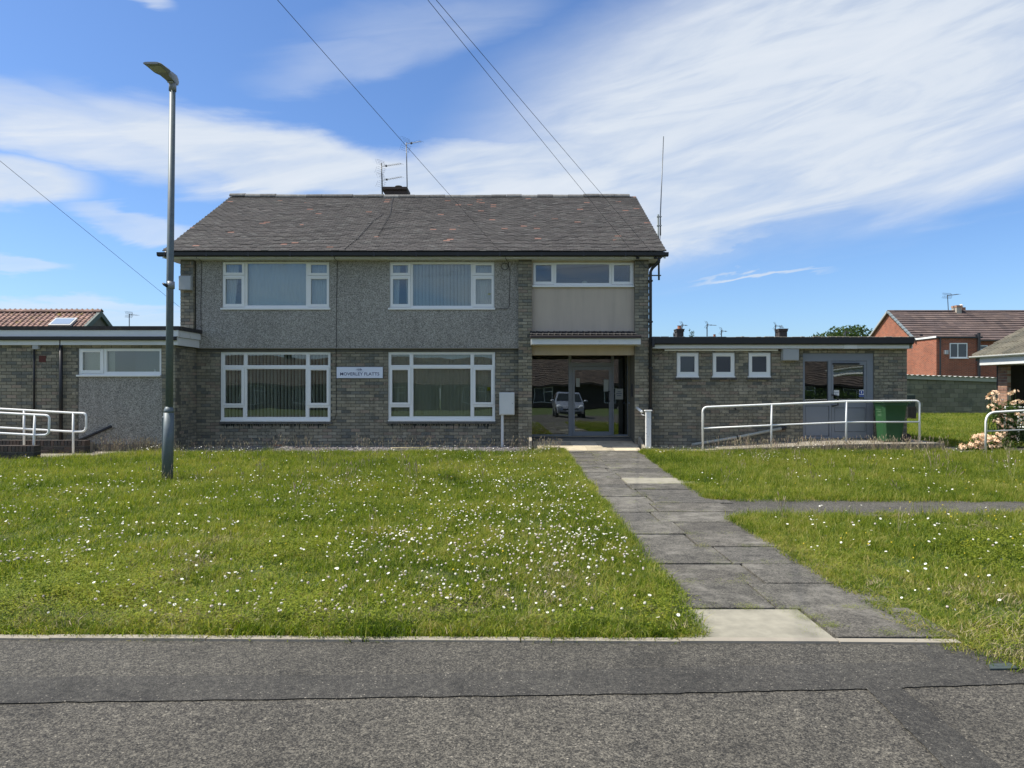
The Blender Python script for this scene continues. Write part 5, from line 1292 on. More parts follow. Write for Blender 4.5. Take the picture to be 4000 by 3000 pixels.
for k in range(nrow):
    u_ = 0; 
    while u_ < 18.4:
        p = Vector((X0r - .05 + u_, Yn - .25 + math.cos(pB) * slB * k / nrow, ZEr - .12 + math.sin(pB) * slB * k / nrow + .02 * math.sin(u_ * .8 + k * .2)))
        M.append(Matrix.Translation(p) @ Matrix.Rotation(pB - .03, 4, 'X') @ Matrix.Rotation(random.uniform(-.004, .004), 4, 'Y') @ Matrix.Diagonal((.41, slB / nrow * 1.1, .055, 1))); u_ += .42
copies('roof_tile', me('roof_tile', TV, TF, BROWNTILE), M[:300], rf); kind(joined('roof_tiling', TV, TF, M[300:], BROWNTILE, rf), 'stuff')
kind(joined('ridge_tiling', rmA.vertices and [tuple(v.co) for v in rmesh.vertices], [tuple(p.vertices) for p in rmesh.polygons], [Matrix.Translation((X0r - .1 + .45*k, Ym, ZRr)) for k in range(41)], BROWNTILE, rf), 'stuff')
M = []
for k in range(11):
    tt = (k + .5) / 11; M.append(Matrix.Translation((X0r - .12, Yn - .25 + (Ym - Yn + .25) * tt, ZEr - .12 + (ZRr - ZEr + .12) * tt)) @ Matrix.Rotation(pB, 4, 'X') @ Matrix.Diagonal((.16, .33, .10, 1)))
copies('verge_cap', me('verge_cap', *(lambda m_: (m_.v, m_.f))(MB().box(-.5, .5, -.5, .5, -.5, .5)), pmat('grey_verge', (.20, .24, .25), rough=.7)), M, rf)
o = MB().prism([(Ym, ZRr + .02), (Yfar + .25, ZEr - .08), (Yfar + .25, ZEr - .2), (Ym, ZRr - .12)], 'x', X0r - .2, X0r - .11).build('verge_board', GREYBOX, rf); fix_normals(o)
def simple_window(px, Y, parent, split=None, top=None):
    o_ = rect_px(px, Y); f_ = .06; x0, x1, z0, z1_ = o_
    holes = []
    xs_ = [x0 + f_] + ([x0 + (x1-x0)*split - f_*.5, x0 + (x1-x0)*split + f_*.5] if split else []) + [x1 - f_]
    for a_, b_ in zip(xs_[::2], xs_[1::2]):
        if top: holes += [(a_, b_, z0 + f_, z1_ - (z1_-z0)*top - f_*.5), (a_, b_, z1_ - (z1_-z0)*top + f_*.5, z1_ - f_)]
        else: holes.append((a_, b_, z0 + f_, z1_ - f_))
    m = MB()
    for r_ in minus(x0, x1, z0, z1_, holes): m.box(r_[0], r_[1], Y - .03, Y + .02, r_[2], r_[3])
    w_ = m.build('window', UPVC, parent)
    for h_ in holes: MB().box(h_[0], h_[1], Y - .012, Y - .002, h_[2], h_[3]).build('pane', FROST, w_)
    MB().box(x0 - .04, x1 + .04, Y - .10, Y - .031, z0 - .05, z0).build('sill', UPVC, w_)
simple_window((3709, 3778, 1340, 1398), YXE, ex_, .46)
simple_window((3826, 3857, 1349, 1388), Yn, hB, None, .4)
a = rect_px((3687, 3700, 1368, 1384), YXE); MB().box(a[0], a[1], YXE - .15, YXE - .001, a[2], a[3]).build('meter_box', GREYBOX, ex_)
MB().tube([(wx(3670, YXE), YXE - .08, 0), (wx(3670, YXE), YXE - .08, ZXE)], .05, 8).build('downpipe', BLACKPL, ex_)
MB().tube([(wx(3820, YXE), YXE - .10, 0), (wx(3820, YXE), YXE - .10, wz(1302, YXE))], .09, 8).build('soil_pipe', BLACKPL, ex_)
a = rect_px((3727, 3746, 1194, 1216), Ym); cB = MB().box(a[0], a[1], Ym - .3, Ym + .3, ZRr - .2, a[3] - .15).build('chimney', PALEMORTAR, hB)
MB().box(a[0] - .02, a[1] + .02, Ym - .32, Ym + .32, a[3] - .15, a[3]).build('chimney_cap', BROWNBRICK, cB)
a = rect_px((3747, 3762, 1202, 1216), Ym + .4); MB().box(a[0], a[1], Ym + .1, Ym + .7, ZRr - .4, a[3]).build('chimney_stack', BROWNBRICK, cB)
MB().ball(((a[0]+a[1])/2, Ym + .4, a[3] + .12), .14, 8, 5).build('chimney_cowl', UPVC, cB, True)
for px in (3630, 3852): 
    MB().box(wx(px - 5, 47.5), wx(px + 5, 47.5), 48.4, 48.9, wz(1313, 48.4) + .0, wz(1308, 48.4) + .05).build('roof_vent', BLACKPL, rf)
t_ = thing('television_aerial', 'aerial on a tall thin mast on the ridge of the red brick house', 'aerial', (wx(3704, Ym), Ym, ZRr))
MB().tube([(wx(3705, Ym), Ym, ZRr - .1), (wx(3701, Ym), Ym, wz(1152, Ym))], .03, 6).build('mast', AERIAL, t_); yagi(t_, (wx(3701, Ym), Ym, wz(1155, Ym)), (.3, -1, 0), .9, 6, .5, True, .014)

# ------------------------------------------------------------------ green block garage
gr = thing('garage', 'low garage of green painted blocks with a corrugated roof, behind the right lawn', 'garage', (22, 36, 0))
Yk2 = 36.0; gx0, gx1 = 18.6, wx(3895, Yk2); zt0, zt1 = 2.06, 1.86
gw = MB().prism([(gx0, 0), (gx1, 0), (gx1, zt1), (gx0, zt0)], 'y', Yk2 + .012, Yk2 + 8).build('wall', MORTAR, gr); fix_normals(gw)
bls = [q for q in lay(gx0, gx1, 0, zt0 - .04, [], 0, bl=.44, bh=.215, jt=.01) if q[3] <= zt0 - (q[1] - gx0) / (gx1 - gx0) * (zt0 - zt1) + .06]
bm__ = me('block', BV, BF, BLOCKG)
copies('block', bm__, [Matrix.Translation((a_, Yk2 - random.uniform(0, .003), c_)) @ Matrix.Diagonal((b_ - a_, .05, d_ - c_, 1)) for a_, b_, c_, d_ in bls], gw)
MB().prism([(gx0, zt0 - .16), (gx1 + .12, zt1 - .17), (gx1 + .12, zt1 + .03), (gx0, zt0 + .03)], 'y', Yk2 - .12, Yk2 - .06).build('barge_board', BARGE, gr)
fix_normals(bpy.data.objects['barge_board'])
cor = MB(); n = 90; v = []; fcs = []
for i in range(n + 1):
    x_ = gx0 + (gx1 + .1 - gx0) * i / n; zc = zt0 + .045 - (zt0 - zt1) * i / n + .022 * math.sin(i * math.pi * .5)
    v += [(x_, Yk2 - .2, zc), (x_, Yk2 + 8, zc + .1)]
for i in range(n): fcs.append((2*i, 2*i+2, 2*i+3, 2*i+1))
cor.add(v, fcs).build('corrugated_roof', pmat('corrugated', (.42, .42, .38), rough=.8, noise=(1, .2)), gr)

# ------------------------------------------------------------------ bungalow at the right edge
hC = thing('tiled_bungalow', 'bungalow with mossy rolled roof tiles and white gutter at the right edge', 'bungalow', (14, 16, 0))
XE_, YF2, ZG = 12.6, 19.4, 2.24
pC = R(28); zs_ = ZG + .06
rc = MB().prism([(XE_ + .05, zs_ - .06), (XE_ + 5.0, zs_ + 5 * math.tan(pC) - .09), (XE_ + 10, zs_ - .06), (XE_ + 10, zs_ - .14), (XE_ + .05, zs_ - .14)], 'y', 6.0, YF2 - .02).build('roof', CONCDARK, hC); fix_normals(rc)
rtC = roll_tile_mesh('roof_tile', GREENTILE, 2, .06, 6)
M = lay_tiles((XE_ - .02, YF2, zs_ - .02), (0, -1, 0), (1, 0, 0), pC, 0, 7.2, 17, .33, .30)
M.sort(key=lambda m_: -m_.translation.y)
copies('roof_tile', rtC, M[:300], rc)
kind(joined('roof_tiling', [tuple(v.co) for v in rtC.vertices], [tuple(p.vertices) for p in rtC.polygons], M[300:] + lay_tiles((XE_ - .02, YF2 - 7.2, zs_ - .02), (0, -1, 0), (1, 0, 0), pC, 0, 6, 17, .33, .30), GREENTILE, rc), 'stuff')
gpr = [(XE_ + .0 - .11 + .055 - .055*math.cos(R(d)), ZG + .05 - .055*math.sin(R(d))) for d in range(0, 181, 30)]
o = MB().prism(gpr, 'y', 6, YF2 + .03).build('gutter', UPVC, hC); fix_normals(o)
MB().box(XE_ + .01, XE_ + .03, 6, YF2 - .25, ZG - .20, ZG + .02).build('fascia', FASCIA, hC)
MB().box(XE_ + .031, XE_ + 9.9, 6, YF2 - .26, ZG - .20, ZG - .185).build('soffit', FASCIA, hC)
XP = 13.0
pw = MB().box(XP + .008, XP + .10, 18.65, 19.0, 0, ZG - .2).build('pier', PALEMORTAR, hC)
wall_face(pw, [(Matrix.Translation((XP, 19.0, 0)) @ Matrix.Rotation(R(-90), 4, 'Z'), lay(0, .35, 0, ZG - .2, [], 0), 0), (frameY(18.65), lay(XP, XP + .1, 0, ZG - .2, [], 0), 0)], 120, mat=BROWNBRICK)
MB().box(XP + .1, 22, 19.02, 19.2, 0, ZG - .2).build('end_wall', DARKBRICK, hC)
MB().box(14.6, 14.8, 10, 19.0, 0, ZG - .2).build('porch_wall', DARKBRICK, hC)

# white garden chair on the porch, partly hidden by the flowers
ch_ = thing('garden_chair', 'white plastic garden chair in the dark porch behind the flowers', 'chair', (13.1, 17.9, 0))
CW = UPVC
for dx_, dy_ in ((0, 0), (.42, 0), (0, .42), (.42, .42)): MB().box(12.85 + dx_, 12.89 + dx_, 17.6 + dy_, 17.64 + dy_, 0, .43 if dy_ < .2 else .82).build('leg', CW, ch_)
MB().box(12.84, 13.32, 17.58, 18.06, .43, .46, .008).build('seat', CW, ch_)
for k in range(4): MB().box(12.89 + k*.105, 12.96 + k*.105, 18.03, 18.05, .5, .84).build('back_slat', CW, ch_)

# ------------------------------------------------------------------ far houses behind the right wing (chimneys and aerials above its roof)
tD, rD = plain_bungalow('bungalow', 'far bungalow behind the right wing with two dark brick chimneys showing', 6, 19.5, 36, 44, 2.4, 4.0, BROWNBRICK, BROWNTILE)
Yd = 40.0
def far_chim(px0, px1, py0, pot=None, wire_=False):
    a = rect_px((px0, px1, py0, 1330), Yd)
    c_ = MB().box(a[0] + .04, a[1] - .04, Yd - .25, Yd + .35, a[2] - .3, a[3] - .16).box(a[0] + .01, a[1] - .01, Yd - .28, Yd + .38, a[3] - .16, a[3] - .05).box(a[0] - .01, a[1] + .01, Yd - .3, Yd + .4, a[3] - .05, a[3]).build('chimney', DARKBRICK, tD)
    xm = (a[0] + a[1]) / 2
    if pot: MB().tube([(xm, Yd, a[3]), (xm, Yd, a[3] + .16), (xm, Yd, a[3] + .20)], [.11, .10, .125], 12).build('chimney_pot', TERRA, c_)
    if wire_:
        m = MB()
        for k in range(4):
            an = math.pi * k / 4; m.tube([(xm + .10*math.cos(t2)*math.cos(an), Yd + .1*math.cos(t2)*math.sin(an), a[3] + .03 + .17*math.sin(t2)) for t2 in [R(d) for d in range(0, 181, 20)]], .006, 4)
        m.tube([(xm + .11*math.cos(t2), Yd + .11*math.sin(t2), a[3] + .09) for t2 in [R(d) for d in range(0, 361, 30)]], .006, 4)
        m.build('wire_cowl', AERIAL, c_)
far_chim(2638, 2669, 1286, True); far_chim(3035, 3071, 1285, False, True)
xm = wx(2791, Yd); MB().tube([(xm, Yd, wz(1325, Yd)), (xm, Yd, wz(1307, Yd)), (xm, Yd, wz(1306, Yd))], [.07, .065, .08], 10).build('chimney_pot', TERRA, tD)
small_aerial(2664, 1267, 1300, Yd + .3, 'small aerial beside the terracotta chimney pot above the right wing', .3)
small_aerial(2762, 1266, 1313, Yd + .1, 'thin aerial mast between the two far chimneys, the taller one', .5)
small_aerial(2818, 1290, 1313, Yd + .2, 'short stubby aerial between the two far chimneys', .3)
small_aerial(3029, 1270, 1313, Yd + .1, 'small aerial just left of the chimney with the wire cowl', .35)
small_aerial(3302, 1294, 1313, Yd + 1, 'tiny aerial in front of the tree tops by the red gable', .35)
sd_ = MB().ball((wx(2628, Yd), Yd - .3, wz(1308, Yd)), .14, 10, 5, (.35, 1, 1)).build('satellite_dish', AERIAL, tD, True)
# ------------------------------------------------------------------ plants
def foliage_mat(name, c1, c2, c3=None, scale=3.0, trans=.35):
    m = bpy.data.materials.new(name); m.use_nodes = True; t = m.node_tree; t.nodes.clear(); N = NT(t)
    geo = N.n('ShaderNodeNewGeometry'); oi = N.n('ShaderNodeObjectInfo')
    nz = N.n('ShaderNodeTexNoise', i_Vector=geo.outputs['Position'], i_Scale=scale, i_Detail=4.0, i_Roughness=.6)
    rnd = N.m('FRACT', N.m('ADD', geo.outputs['Random Per Island'], N.m('MULTIPLY', oi.outputs['Random'], 5.3)))
    f = N.m('ADD', N.m('MULTIPLY', rnd, .45), N.m('MULTIPLY', nz.outputs[0], .65))
    stops = [(.25, c1), (.72, c2)] + ([(.86, c3)] if c3 else [])
    col = N.ramp(f, stops)
    d = N.n('ShaderNodeBsdfPrincipled', i_Base_Color=col, i_Roughness=.6); d.inputs['Specular IOR Level'].default_value = .3
    tr = N.n('ShaderNodeBsdfTranslucent', i_Color=N.mix(1.0, col, (1.1, 1.25, .5), 'MULTIPLY'))
    mx = N.n('ShaderNodeMixShader', i_0=trans, i_1=d.outputs[0], i_2=tr.outputs[0])
    N.l(mx.outputs[0], N.n('ShaderNodeOutputMaterial').inputs[0]); return m
LEAF = foliage_mat('tree_leaf', (.028, .05, .014), (.07, .115, .03), (.10, .15, .045))
LEAFY = foliage_mat('young_leaf', (.10, .15, .03), (.20, .25, .05))
SHRUBL = foliage_mat('shrub_leaf', (.035, .07, .02), (.09, .15, .035), (.13, .2, .05))
PETAL = foliage_mat('peach_petal', (.88, .55, .38), (.93, .74, .50), (.94, .86, .66), 30, .05)
def leaves(name, mat, parent, pts, size, seed=1, up=.4):
    rg = random.Random(seed); v = []; f = []
    for p in pts:
        n_ = Vector((rg.gauss(0, 1), rg.gauss(0, 1), rg.gauss(0, 1) + up)).normalized(); a = n_.orthogonal().normalized(); a = Matrix.Rotation(rg.uniform(0, 6.3), 3, n_) @ a; b_ = n_.cross(a)
        s_ = size * rg.uniform(.6, 1.3); p = Vector(p); k = len(v)
        v += [p - a*s_, p - b_*s_*.45 + n_*s_*.1, p + a*s_, p + b_*s_*.45 + n_*s_*.1]; f.append((k, k+1, k+2, k+3))
    return put(name, me(name, v, f, mat), parent)
def blob_pts(c, r, n, rg, shell=.5):
    out = []
    while len(out) < n:
        d = Vector((rg.gauss(0, 1), rg.gauss(0, 1), rg.gauss(0, 1))).normalized(); rr_ = (shell + (1 - shell) * rg.random()) 
        out.append((c[0] + d.x*r[0]*rr_, c[1] + d.y*r[1]*rr_, c[2] + d.z*r[2]*rr_))
    return out
def tree(x, y, h, cr, label, seed, n=5000, leaf=.16):
    rg = random.Random(seed); t_ = thing('tree', label, 'tree', (x, y, 0), 'tree tops beyond the right wing')
    tr_ = MB().tube([(x, y, -.1), (x + .1, y, h*.4), (x, y, h*.8)], [.28, .2, .08], 8)
    pts = []
    for k in range(12):
        a_ = rg.uniform(0, 6.3); q = (x + math.cos(a_)*cr*rg.uniform(.2, .7), y + math.sin(a_)*cr*rg.uniform(.2, .7), h*rg.uniform(.55, .88))
        tr_.tube([(x, y, h*rg.uniform(.3, .6)), q], [.08, .02], 5)
        pts += blob_pts(q, (cr*.42, cr*.42, cr*.32), n // 12, rg, .4)
    pts = [p for p in pts if p[2] <= h]
    tr_.build('trunk', BARK, t_, True); kind(leaves('crown', LEAF, t_, pts, leaf, seed), 'stuff')
tree(wx(3370, 62), 62, wz(1276, 62), 3.6, 'rounded green tree top behind the wing, beside the red gable', 5, 9000)
tree(wx(3425, 66), 66, wz(1284, 66), 3.0, 'tree top touching the left side of the red gable', 6, 6000)
tree(wx(3222, 70), 70, wz(1301, 70), 3.2, 'low sliver of tree top between the far chimney and the rounded tree', 8, 6000)

# seedling growing on the wing roof
wd = thing('roof_seedling', 'yellow-green seedling growing from the roof edge of the right wing', 'weed', (wx(2702, YBf), YBf, wz(1318, YBf)))
rg = random.Random(4); pts = []; m = MB()
for k in range(4):
    xb = wx(2702 + rg.uniform(-8, 8), YBf); hgt = [.21, .13, .10, .15][k]
    m.tube([(xb, YBf, wz(1318, YBf)), (xb + .03*(k-1), YBf, wz(1318, YBf) + hgt)], .004, 4)
    pts += [(xb + .03*(k-1)*tt + rg.gauss(0, .018), YBf + rg.gauss(0, .02), wz(1318, YBf) + hgt*tt) for tt in [rg.random() for _ in range(14)]]
m.build('stem', LEAFY, wd); kind(leaves('leaves', LEAFY, wd, pts, .022, 3), 'stuff')
def far_weed(): pass

# flowering clumps at the right edge
def flower_mesh(seed):
    rg = random.Random(seed); v = []; f = []
    for k in range(9):
        d = Vector((rg.gauss(0, 1), rg.gauss(0, 1), abs(rg.gauss(.3, .7)))).normalized(); c = d * rg.uniform(.03, .075); a = d.orthogonal().normalized(); b_ = d.cross(a)
        for j in range(5):
            an = 6.283 * j / 5 + rg.random(); u_ = a * math.cos(an) + b_ * math.sin(an); w_ = d.cross(u_); L = .036
            k0 = len(v); v += [c, c + u_*L*.6 + w_*L*.34 + d*.010, c + u_*L + d*.004, c + u_*L*.6 - w_*L*.34 + d*.010]; f.append((k0, k0+1, k0+2, k0+3))
    return me('flower_head', v, f, PETAL)
FM = [flower_mesh(i) for i in range(4)]
def clump(label, Y, heads, leafblobs, nleaf, leaf=.035, seed=1):
    x0 = wx(heads[0][0], Y); t_ = thing('flowering_shrub', label, 'shrub', (x0, Y, 0)); rg = random.Random(seed); pts = []
    for (px, py, rx, rz_, ry) in leafblobs: pts += blob_pts((wx(px, Y), Y + .1, wz(py, Y)), (rx, ry, rz_), nleaf, rg, .2)
    pts = [p for p in pts if p[2] > 0]
    kind(leaves('foliage', SHRUBL, t_, pts, leaf, seed), 'stuff')
    st_ = MB()
    for i, (px, py) in enumerate(heads):
        yy_ = Y + rg.uniform(-.25, .2); p = Vector((wx(px, yy_), yy_, max(.07, wz(py, yy_)))); b0 = Vector((p.x + rg.uniform(-.12, .25), Y + .05, 0))
        st_.tube([b0, b0.lerp(p, .6) + Vector((.03, 0, .03)), p], .005, 4)
        o = bpy.data.objects.new('flower_head', FM[i % 4]); C.objects.link(o); attach(o, t_)
        o.matrix_basis = Matrix.Translation(p) @ Matrix.Rotation(rg.uniform(0, 6), 4, 'Z') @ Matrix.Rotation(rg.uniform(.2, .7), 4, 'X') @ Matrix.Scale(rg.uniform(.8, 1.25), 4)
    st_.build('stems', SHRUBL, t_)
rg = random.Random(11)
low = [(3755 + 150*rg.random() + 0, 0) for _ in range(30)]
low = [(px, 1752 - (px - 3750) * .36 * rg.random() + rg.uniform(-3, 6)) for px, _ in low]
low += [(3800 + rg.random()*70, 1715 + rg.uniform(-14, 8)) for _ in range(10)] + [(3830, 1705), (3836, 1700), (3880, 1712), (3896, 1722)]
clump('low spreading clump of peach flowers at the path edge, left of the white rail', 16.3, low, [(3830, 1748, .55, .22, .3), (3900, 1740, .5, .25, .3), (3790, 1756, .3, .12, .2)], 420, .032, 3)
tall = [(3866, 1545), (3880, 1540), (3893, 1535), (3862, 1562), (3878, 1556), (3885, 1575), (3892, 1566), (3870, 1590), (3887, 1598), (3900, 1593), (3912, 1570), (3945, 1540), (3955, 1535), (3968, 1532), (3960, 1575), (3975, 1570), (3990, 1572), (3895, 1650), (3902, 1645), (3945, 1645), (3950, 1672), (3970, 1655), (3985, 1640), (3995, 1625), (3975, 1618), (3960, 1710), (3930, 1735), (3900, 1700), (3990, 1655), (3925, 1690), (3915, 1700), (3945, 1718)]
clump('tall leggy clump of peach flowers in front of the brick pier, behind the white rail', 16.9, tall, [(3915, 1640, .30, .35, .25), (3970, 1650, .35, .4, .25), (3930, 1710, .5, .3, .3), (3990, 1700, .4, .35, .3), (3960, 1600, .3, .2, .2), (3895, 1600, .16, .2, .15)], 330, .036, 5)

# ------------------------------------------------------------------ lawn: tufts and flowers set out as points
def coll(name): return bpy.data.collections.new(name)
def scatter(name, meshes, P_, rot, scl, label):
    n = len(P_); m = bpy.data.meshes.new(name); m.vertices.add(n); m.vertices.foreach_set('co', np.asarray(P_, dtype=np.float32).ravel())
    a = m.attributes.new('rot', 'FLOAT_VECTOR', 'POINT'); a.data.foreach_set('vector', np.asarray(rot, dtype=np.float32).ravel())
    a = m.attributes.new('scl', 'FLOAT_VECTOR', 'POINT'); a.data.foreach_set('vector', np.asarray(scl, dtype=np.float32).ravel())
    a = m.attributes.new('idx', 'INT', 'POINT'); a.data.foreach_set('value', np.random.randint(0, len(meshes), n).astype(np.int32))
    cc = coll(name + '_kinds')
    for i, q in enumerate(meshes):
        o = bpy.data.objects.new(f'{name}_kind_{i:02d}', q); cc.objects.link(o)
    o = bpy.data.objects.new(name, m); C.objects.link(o); kind(o, 'stuff'); o['label'] = label
    g = bpy.data.node_groups.new(name, 'GeometryNodeTree'); g.interface.new_socket('Geometry', in_out='INPUT', socket_type='NodeSocketGeometry'); g.interface.new_socket('Geometry', in_out='OUTPUT', socket_type='NodeSocketGeometry')
    gi = g.nodes.new('NodeGroupInput'); go = g.nodes.new('NodeGroupOutput'); ip = g.nodes.new('GeometryNodeInstanceOnPoints'); ci = g.nodes.new('GeometryNodeCollectionInfo')
    ci.inputs[0].default_value = cc; ci.inputs['Separate Children'].default_value = True; ci.inputs['Reset Children'].default_value = True
    def na(nm, ty):
        q = g.nodes.new('GeometryNodeInputNamedAttribute'); q.data_type = ty; q.inputs[0].default_value = nm; return q.outputs[0]
    g.links.new(gi.outputs[0], ip.inputs['Points']); g.links.new(ci.outputs[0], ip.inputs['Instance']); ip.inputs['Pick Instance'].default_value = True
    g.links.new(na('idx', 'INT'), ip.inputs['Instance Index']); g.links.new(na('rot', 'FLOAT_VECTOR'), ip.inputs['Rotation']); g.links.new(na('scl', 'FLOAT_VECTOR'), ip.inputs['Scale'])
    g.links.new(ip.outputs[0], go.inputs[0]); md = o.modifiers.new('scatter', 'NODES'); md.node_group = g
    return o
def grass_mat(name, trans=.45):
    m = bpy.data.materials.new(name); m.use_nodes = True; t = m.node_tree; t.nodes.clear(); N = NT(t)
    geo = N.n('ShaderNodeNewGeometry'); pos = geo.outputs['Position']
    n1_ = N.n('ShaderNodeTexNoise', i_Vector=pos, i_Scale=.55, i_Detail=3.0, i_Roughness=.55); n2_ = N.n('ShaderNodeTexNoise', i_Vector=pos, i_Scale=3.2, i_Detail=3.0, i_Roughness=.6)
    r_ = geo.outputs['Random Per Island']
    n3_ = N.n('ShaderNodeTexNoise', i_Vector=pos, i_Scale=11.0, i_Detail=2.0, i_Roughness=.6)
    f = N.m('ADD', N.m('SUBTRACT', N.m('ADD', N.m('MULTIPLY', r_, .55), N.m('MULTIPLY', n3_.outputs[0], .75)), .76), N.m('ADD', N.m('MULTIPLY', n1_.outputs[0], .80), N.m('MULTIPLY', n2_.outputs[0], .60)))
    col = N.ramp(f, [(.16, (.022, .046, .004)), (.38, (.078, .140, .010)), (.56, (.18, .235, .024)), (.72, (.29, .305, .05)), (.92, (.40, .34, .12))])
    d = N.n('ShaderNodeBsdfPrincipled', i_Base_Color=col, i_Roughness=.42); d.inputs['Specular IOR Level'].default_value = .22
    tr = N.n('ShaderNodeBsdfTranslucent', i_Color=N.mix(1.0, col, (1.25, 1.35, .55), 'MULTIPLY'))
    mx = N.n('ShaderNodeMixShader', i_0=trans, i_1=d.outputs[0], i_2=tr.outputs[0]); N.l(mx.outputs[0], N.n('ShaderNodeOutputMaterial').inputs[0]); return m
GRASS = grass_mat('grass_blades')
STRAW = pmat('straw', [(.30,.25,.13), (.24,.20,.10), (.36,.30,.17)], rough=.9)
SEED = pmat('seed_head', [(.28,.21,.15), (.33,.27,.16), (.22,.16,.13), (.36,.31,.19)], rough=.9)
CLOVER = foliage_mat('clover_leaf', (.10, .16, .010), (.30, .33, .022), (.50, .42, .03), 2.0, .3)
def blade(v, f, rg, x, y, h, w, lean, seg=3):
    an = rg.uniform(0, 6.283); d = Vector((math.cos(an), math.sin(an), 0)); sd = Vector((-d.y, d.x, 0)); tw_ = rg.uniform(-.8, .8); sd = (sd * math.cos(tw_) + d * math.sin(tw_)); k = len(v)
    for j in range(seg + 1):
        t_ = j / seg; c = Vector((x, y, 0)) + d * (lean * t_ * t_) + Vector((0, 0, h * (t_ - .22 * lean / max(h, .01) * t_ * t_))); ww = w * (1 - t_) ** .7
        if j < seg: v += [c - sd * ww / 2, c + sd * ww / 2]
        else: v.append(c)
    for j in range(seg - 1): f.append((k+2*j, k+2*j+1, k+2*j+3, k+2*j+2))
    f.append((k + 2*(seg-1), k + 2*(seg-1) + 1, k + 2*seg))
def tuft(seed, n, rad, h, w, lean, straw=0.0):
    rg = random.Random(seed); v = []; f = []
    for _ in range(n):
        a = rg.uniform(0, 6.283); rr_ = rad * math.sqrt(rg.random())
        hh_ = h * rg.uniform(.45, 1.15); blade(v, f, rg, rr_*math.cos(a), rr_*math.sin(a), hh_, w * rg.uniform(.7, 1.3), hh_ * lean * rg.uniform(.2, 1.3))
    m = me('tuft', v, f, GRASS); return m
TU = [tuft(i, 52, .16, .088, .0056, .8) for i in range(7)]
TUL = [tuft(20 + i, 40, .13, .18, .0046, .5) for i in range(5)]
def clover_tuft(seed):
    rg = random.Random(seed); v = []; f = []
    for _ in range(40):
        a = rg.uniform(0, 6.283); rr_ = .15 * math.sqrt(rg.random()); c = Vector((rr_*math.cos(a), rr_*math.sin(a), rg.uniform(.015, .055)))
        for j in range(3):
            an = 2.094 * j + a; u_ = Vector((math.cos(an), math.sin(an), rg.uniform(-.2, .35))); s_ = rg.uniform(.0035, .0065); w_ = Vector((-u_.y, u_.x, 0)); k = len(v)
            v += [c, c + u_*s_*.8 + w_*s_*.55, c + u_*s_*1.4, c + u_*s_*.8 - w_*s_*.55]; f.append((k, k+1, k+2, k+3))
    return me('clover_tuft', v, f, CLOVER)
CT = [clover_tuft(40 + i) for i in range(4)]
def seed_mesh(seed):
    rg = random.Random(seed); v = []; f = []; 
    mb = MB()
    for _ in range(5):
        x_, y_ = rg.gauss(0, .06), rg.gauss(0, .06); h_ = rg.uniform(.20, .36); lx_, ly_ = rg.gauss(0, .05), rg.gauss(0, .05)
        a, b_ = Vector((x_, y_, 0)), Vector((x_ + lx_, y_ + ly_, h_)); mb.tube([a, a.lerp(b_, .5) + Vector((0, 0, .01)), b_], .0011, 3, False)
        d = (b_ - a).normalized(); mb.tube([b_ - d*.03, b_ - d*.01, b_ + d*.015, b_ + d*.035], [.0015, .006, .0045, .001], 4, False)
    return me('seed_stalk', mb.v, mb.f, SEED)
SD = [seed_mesh(60 + i) for i in range(5)]

def nz2(x, y, s_, o=0.0): return mnoise.noise(Vector((x * s_ + o, y * s_ - o, o)))
def path_left(y): return 1.06 + .05 * nz2(0, y, 1.1, 3) - (.02 if y > 6 else 0) - (.02 if y < 4.6 else 0)
def path_right(y):
    b_ = 2.46 if y < 6 else 2.46 + (y - 6) * .0
    if y > 9: b_ = 2.50 + (y - 9) / 6 * .32
    return b_ + .05 * nz2(7, y, 1.3, 5) + (.10 if y > 9 else .03)
def in_lawn(x, y):
    e_ = .05 * nz2(x, y, 1.7, 9)
    if x < path_left(y):
        if y < ky(x) + .145 + e_ * .8: return 0
        back = 15.72 + e_
        if x < -7.7: back = 15.95
        if x < -8.25: back = 15.3 + e_
        if x < -8.6: back = 14.9 + (x + 8.6) * .5 + e_
        if x < -9.45: back = 13.93
        if x > .40: back = 16.9
        return 1 if y < back and x > -13.2 else 0
    if x > path_right(y):
        if y <= 8.14 + e_:
            lo = 4.13 if x < 2.5 else (4.13 - (x - 2.5) * 2.9 if x < 2.68 else (3.6 - (x - 2.68) * .8 if x < 3.2 else 3.2 - (x - 3.2) * .12))
            if x < 3.15 and y > 7.75 + .0 * x and (x - path_right(y)) < (y - 7.75) * 1.0: return 0
            return 2 if y > lo + e_ and x < 13 else 0
        if y >= 9.06 + e_:
            if (x - path_right(y)) < max(0, (9.25 - y)) * 1.5: return 0
            back = 15.85 + e_ * .6
            if x > 4.4: back = 16.03
            if x > 9.85: back = 15.7 + e_
            return 2 if y < back and x < 13.5 else 0
    return 0
rg = np.random.RandomState(5)
def sample(n, x0, x1, y0, y1, dens=None):
    out = []
    X_s = rg.uniform(x0, x1, n); Y_s = rg.uniform(y0, y1, n); U_s = rg.uniform(0, 1, n)
    for x_, y_, u_ in zip(X_s, Y_s, U_s):
        if abs(x_) > y_ * .78 + 1.2: continue
        if dens and u_ > dens(x_, y_): continue
        if in_lawn(x_, y_): out.append((x_, y_))
    return out
pts = sample(70000, -13.2, 13.2, 2.8, 16.5, lambda x, y: (1.0 if y < 8 else max(.5, 1.0 - (y - 8) * .06)) * min(1, max(.30, .75 + 1.1 * nz2(x, y, 2.1, 91))))
def rotz(n, tilt=.12): return np.stack([rg.normal(0, tilt, n), rg.normal(0, tilt, n), rg.uniform(0, 6.283, n)], 1)
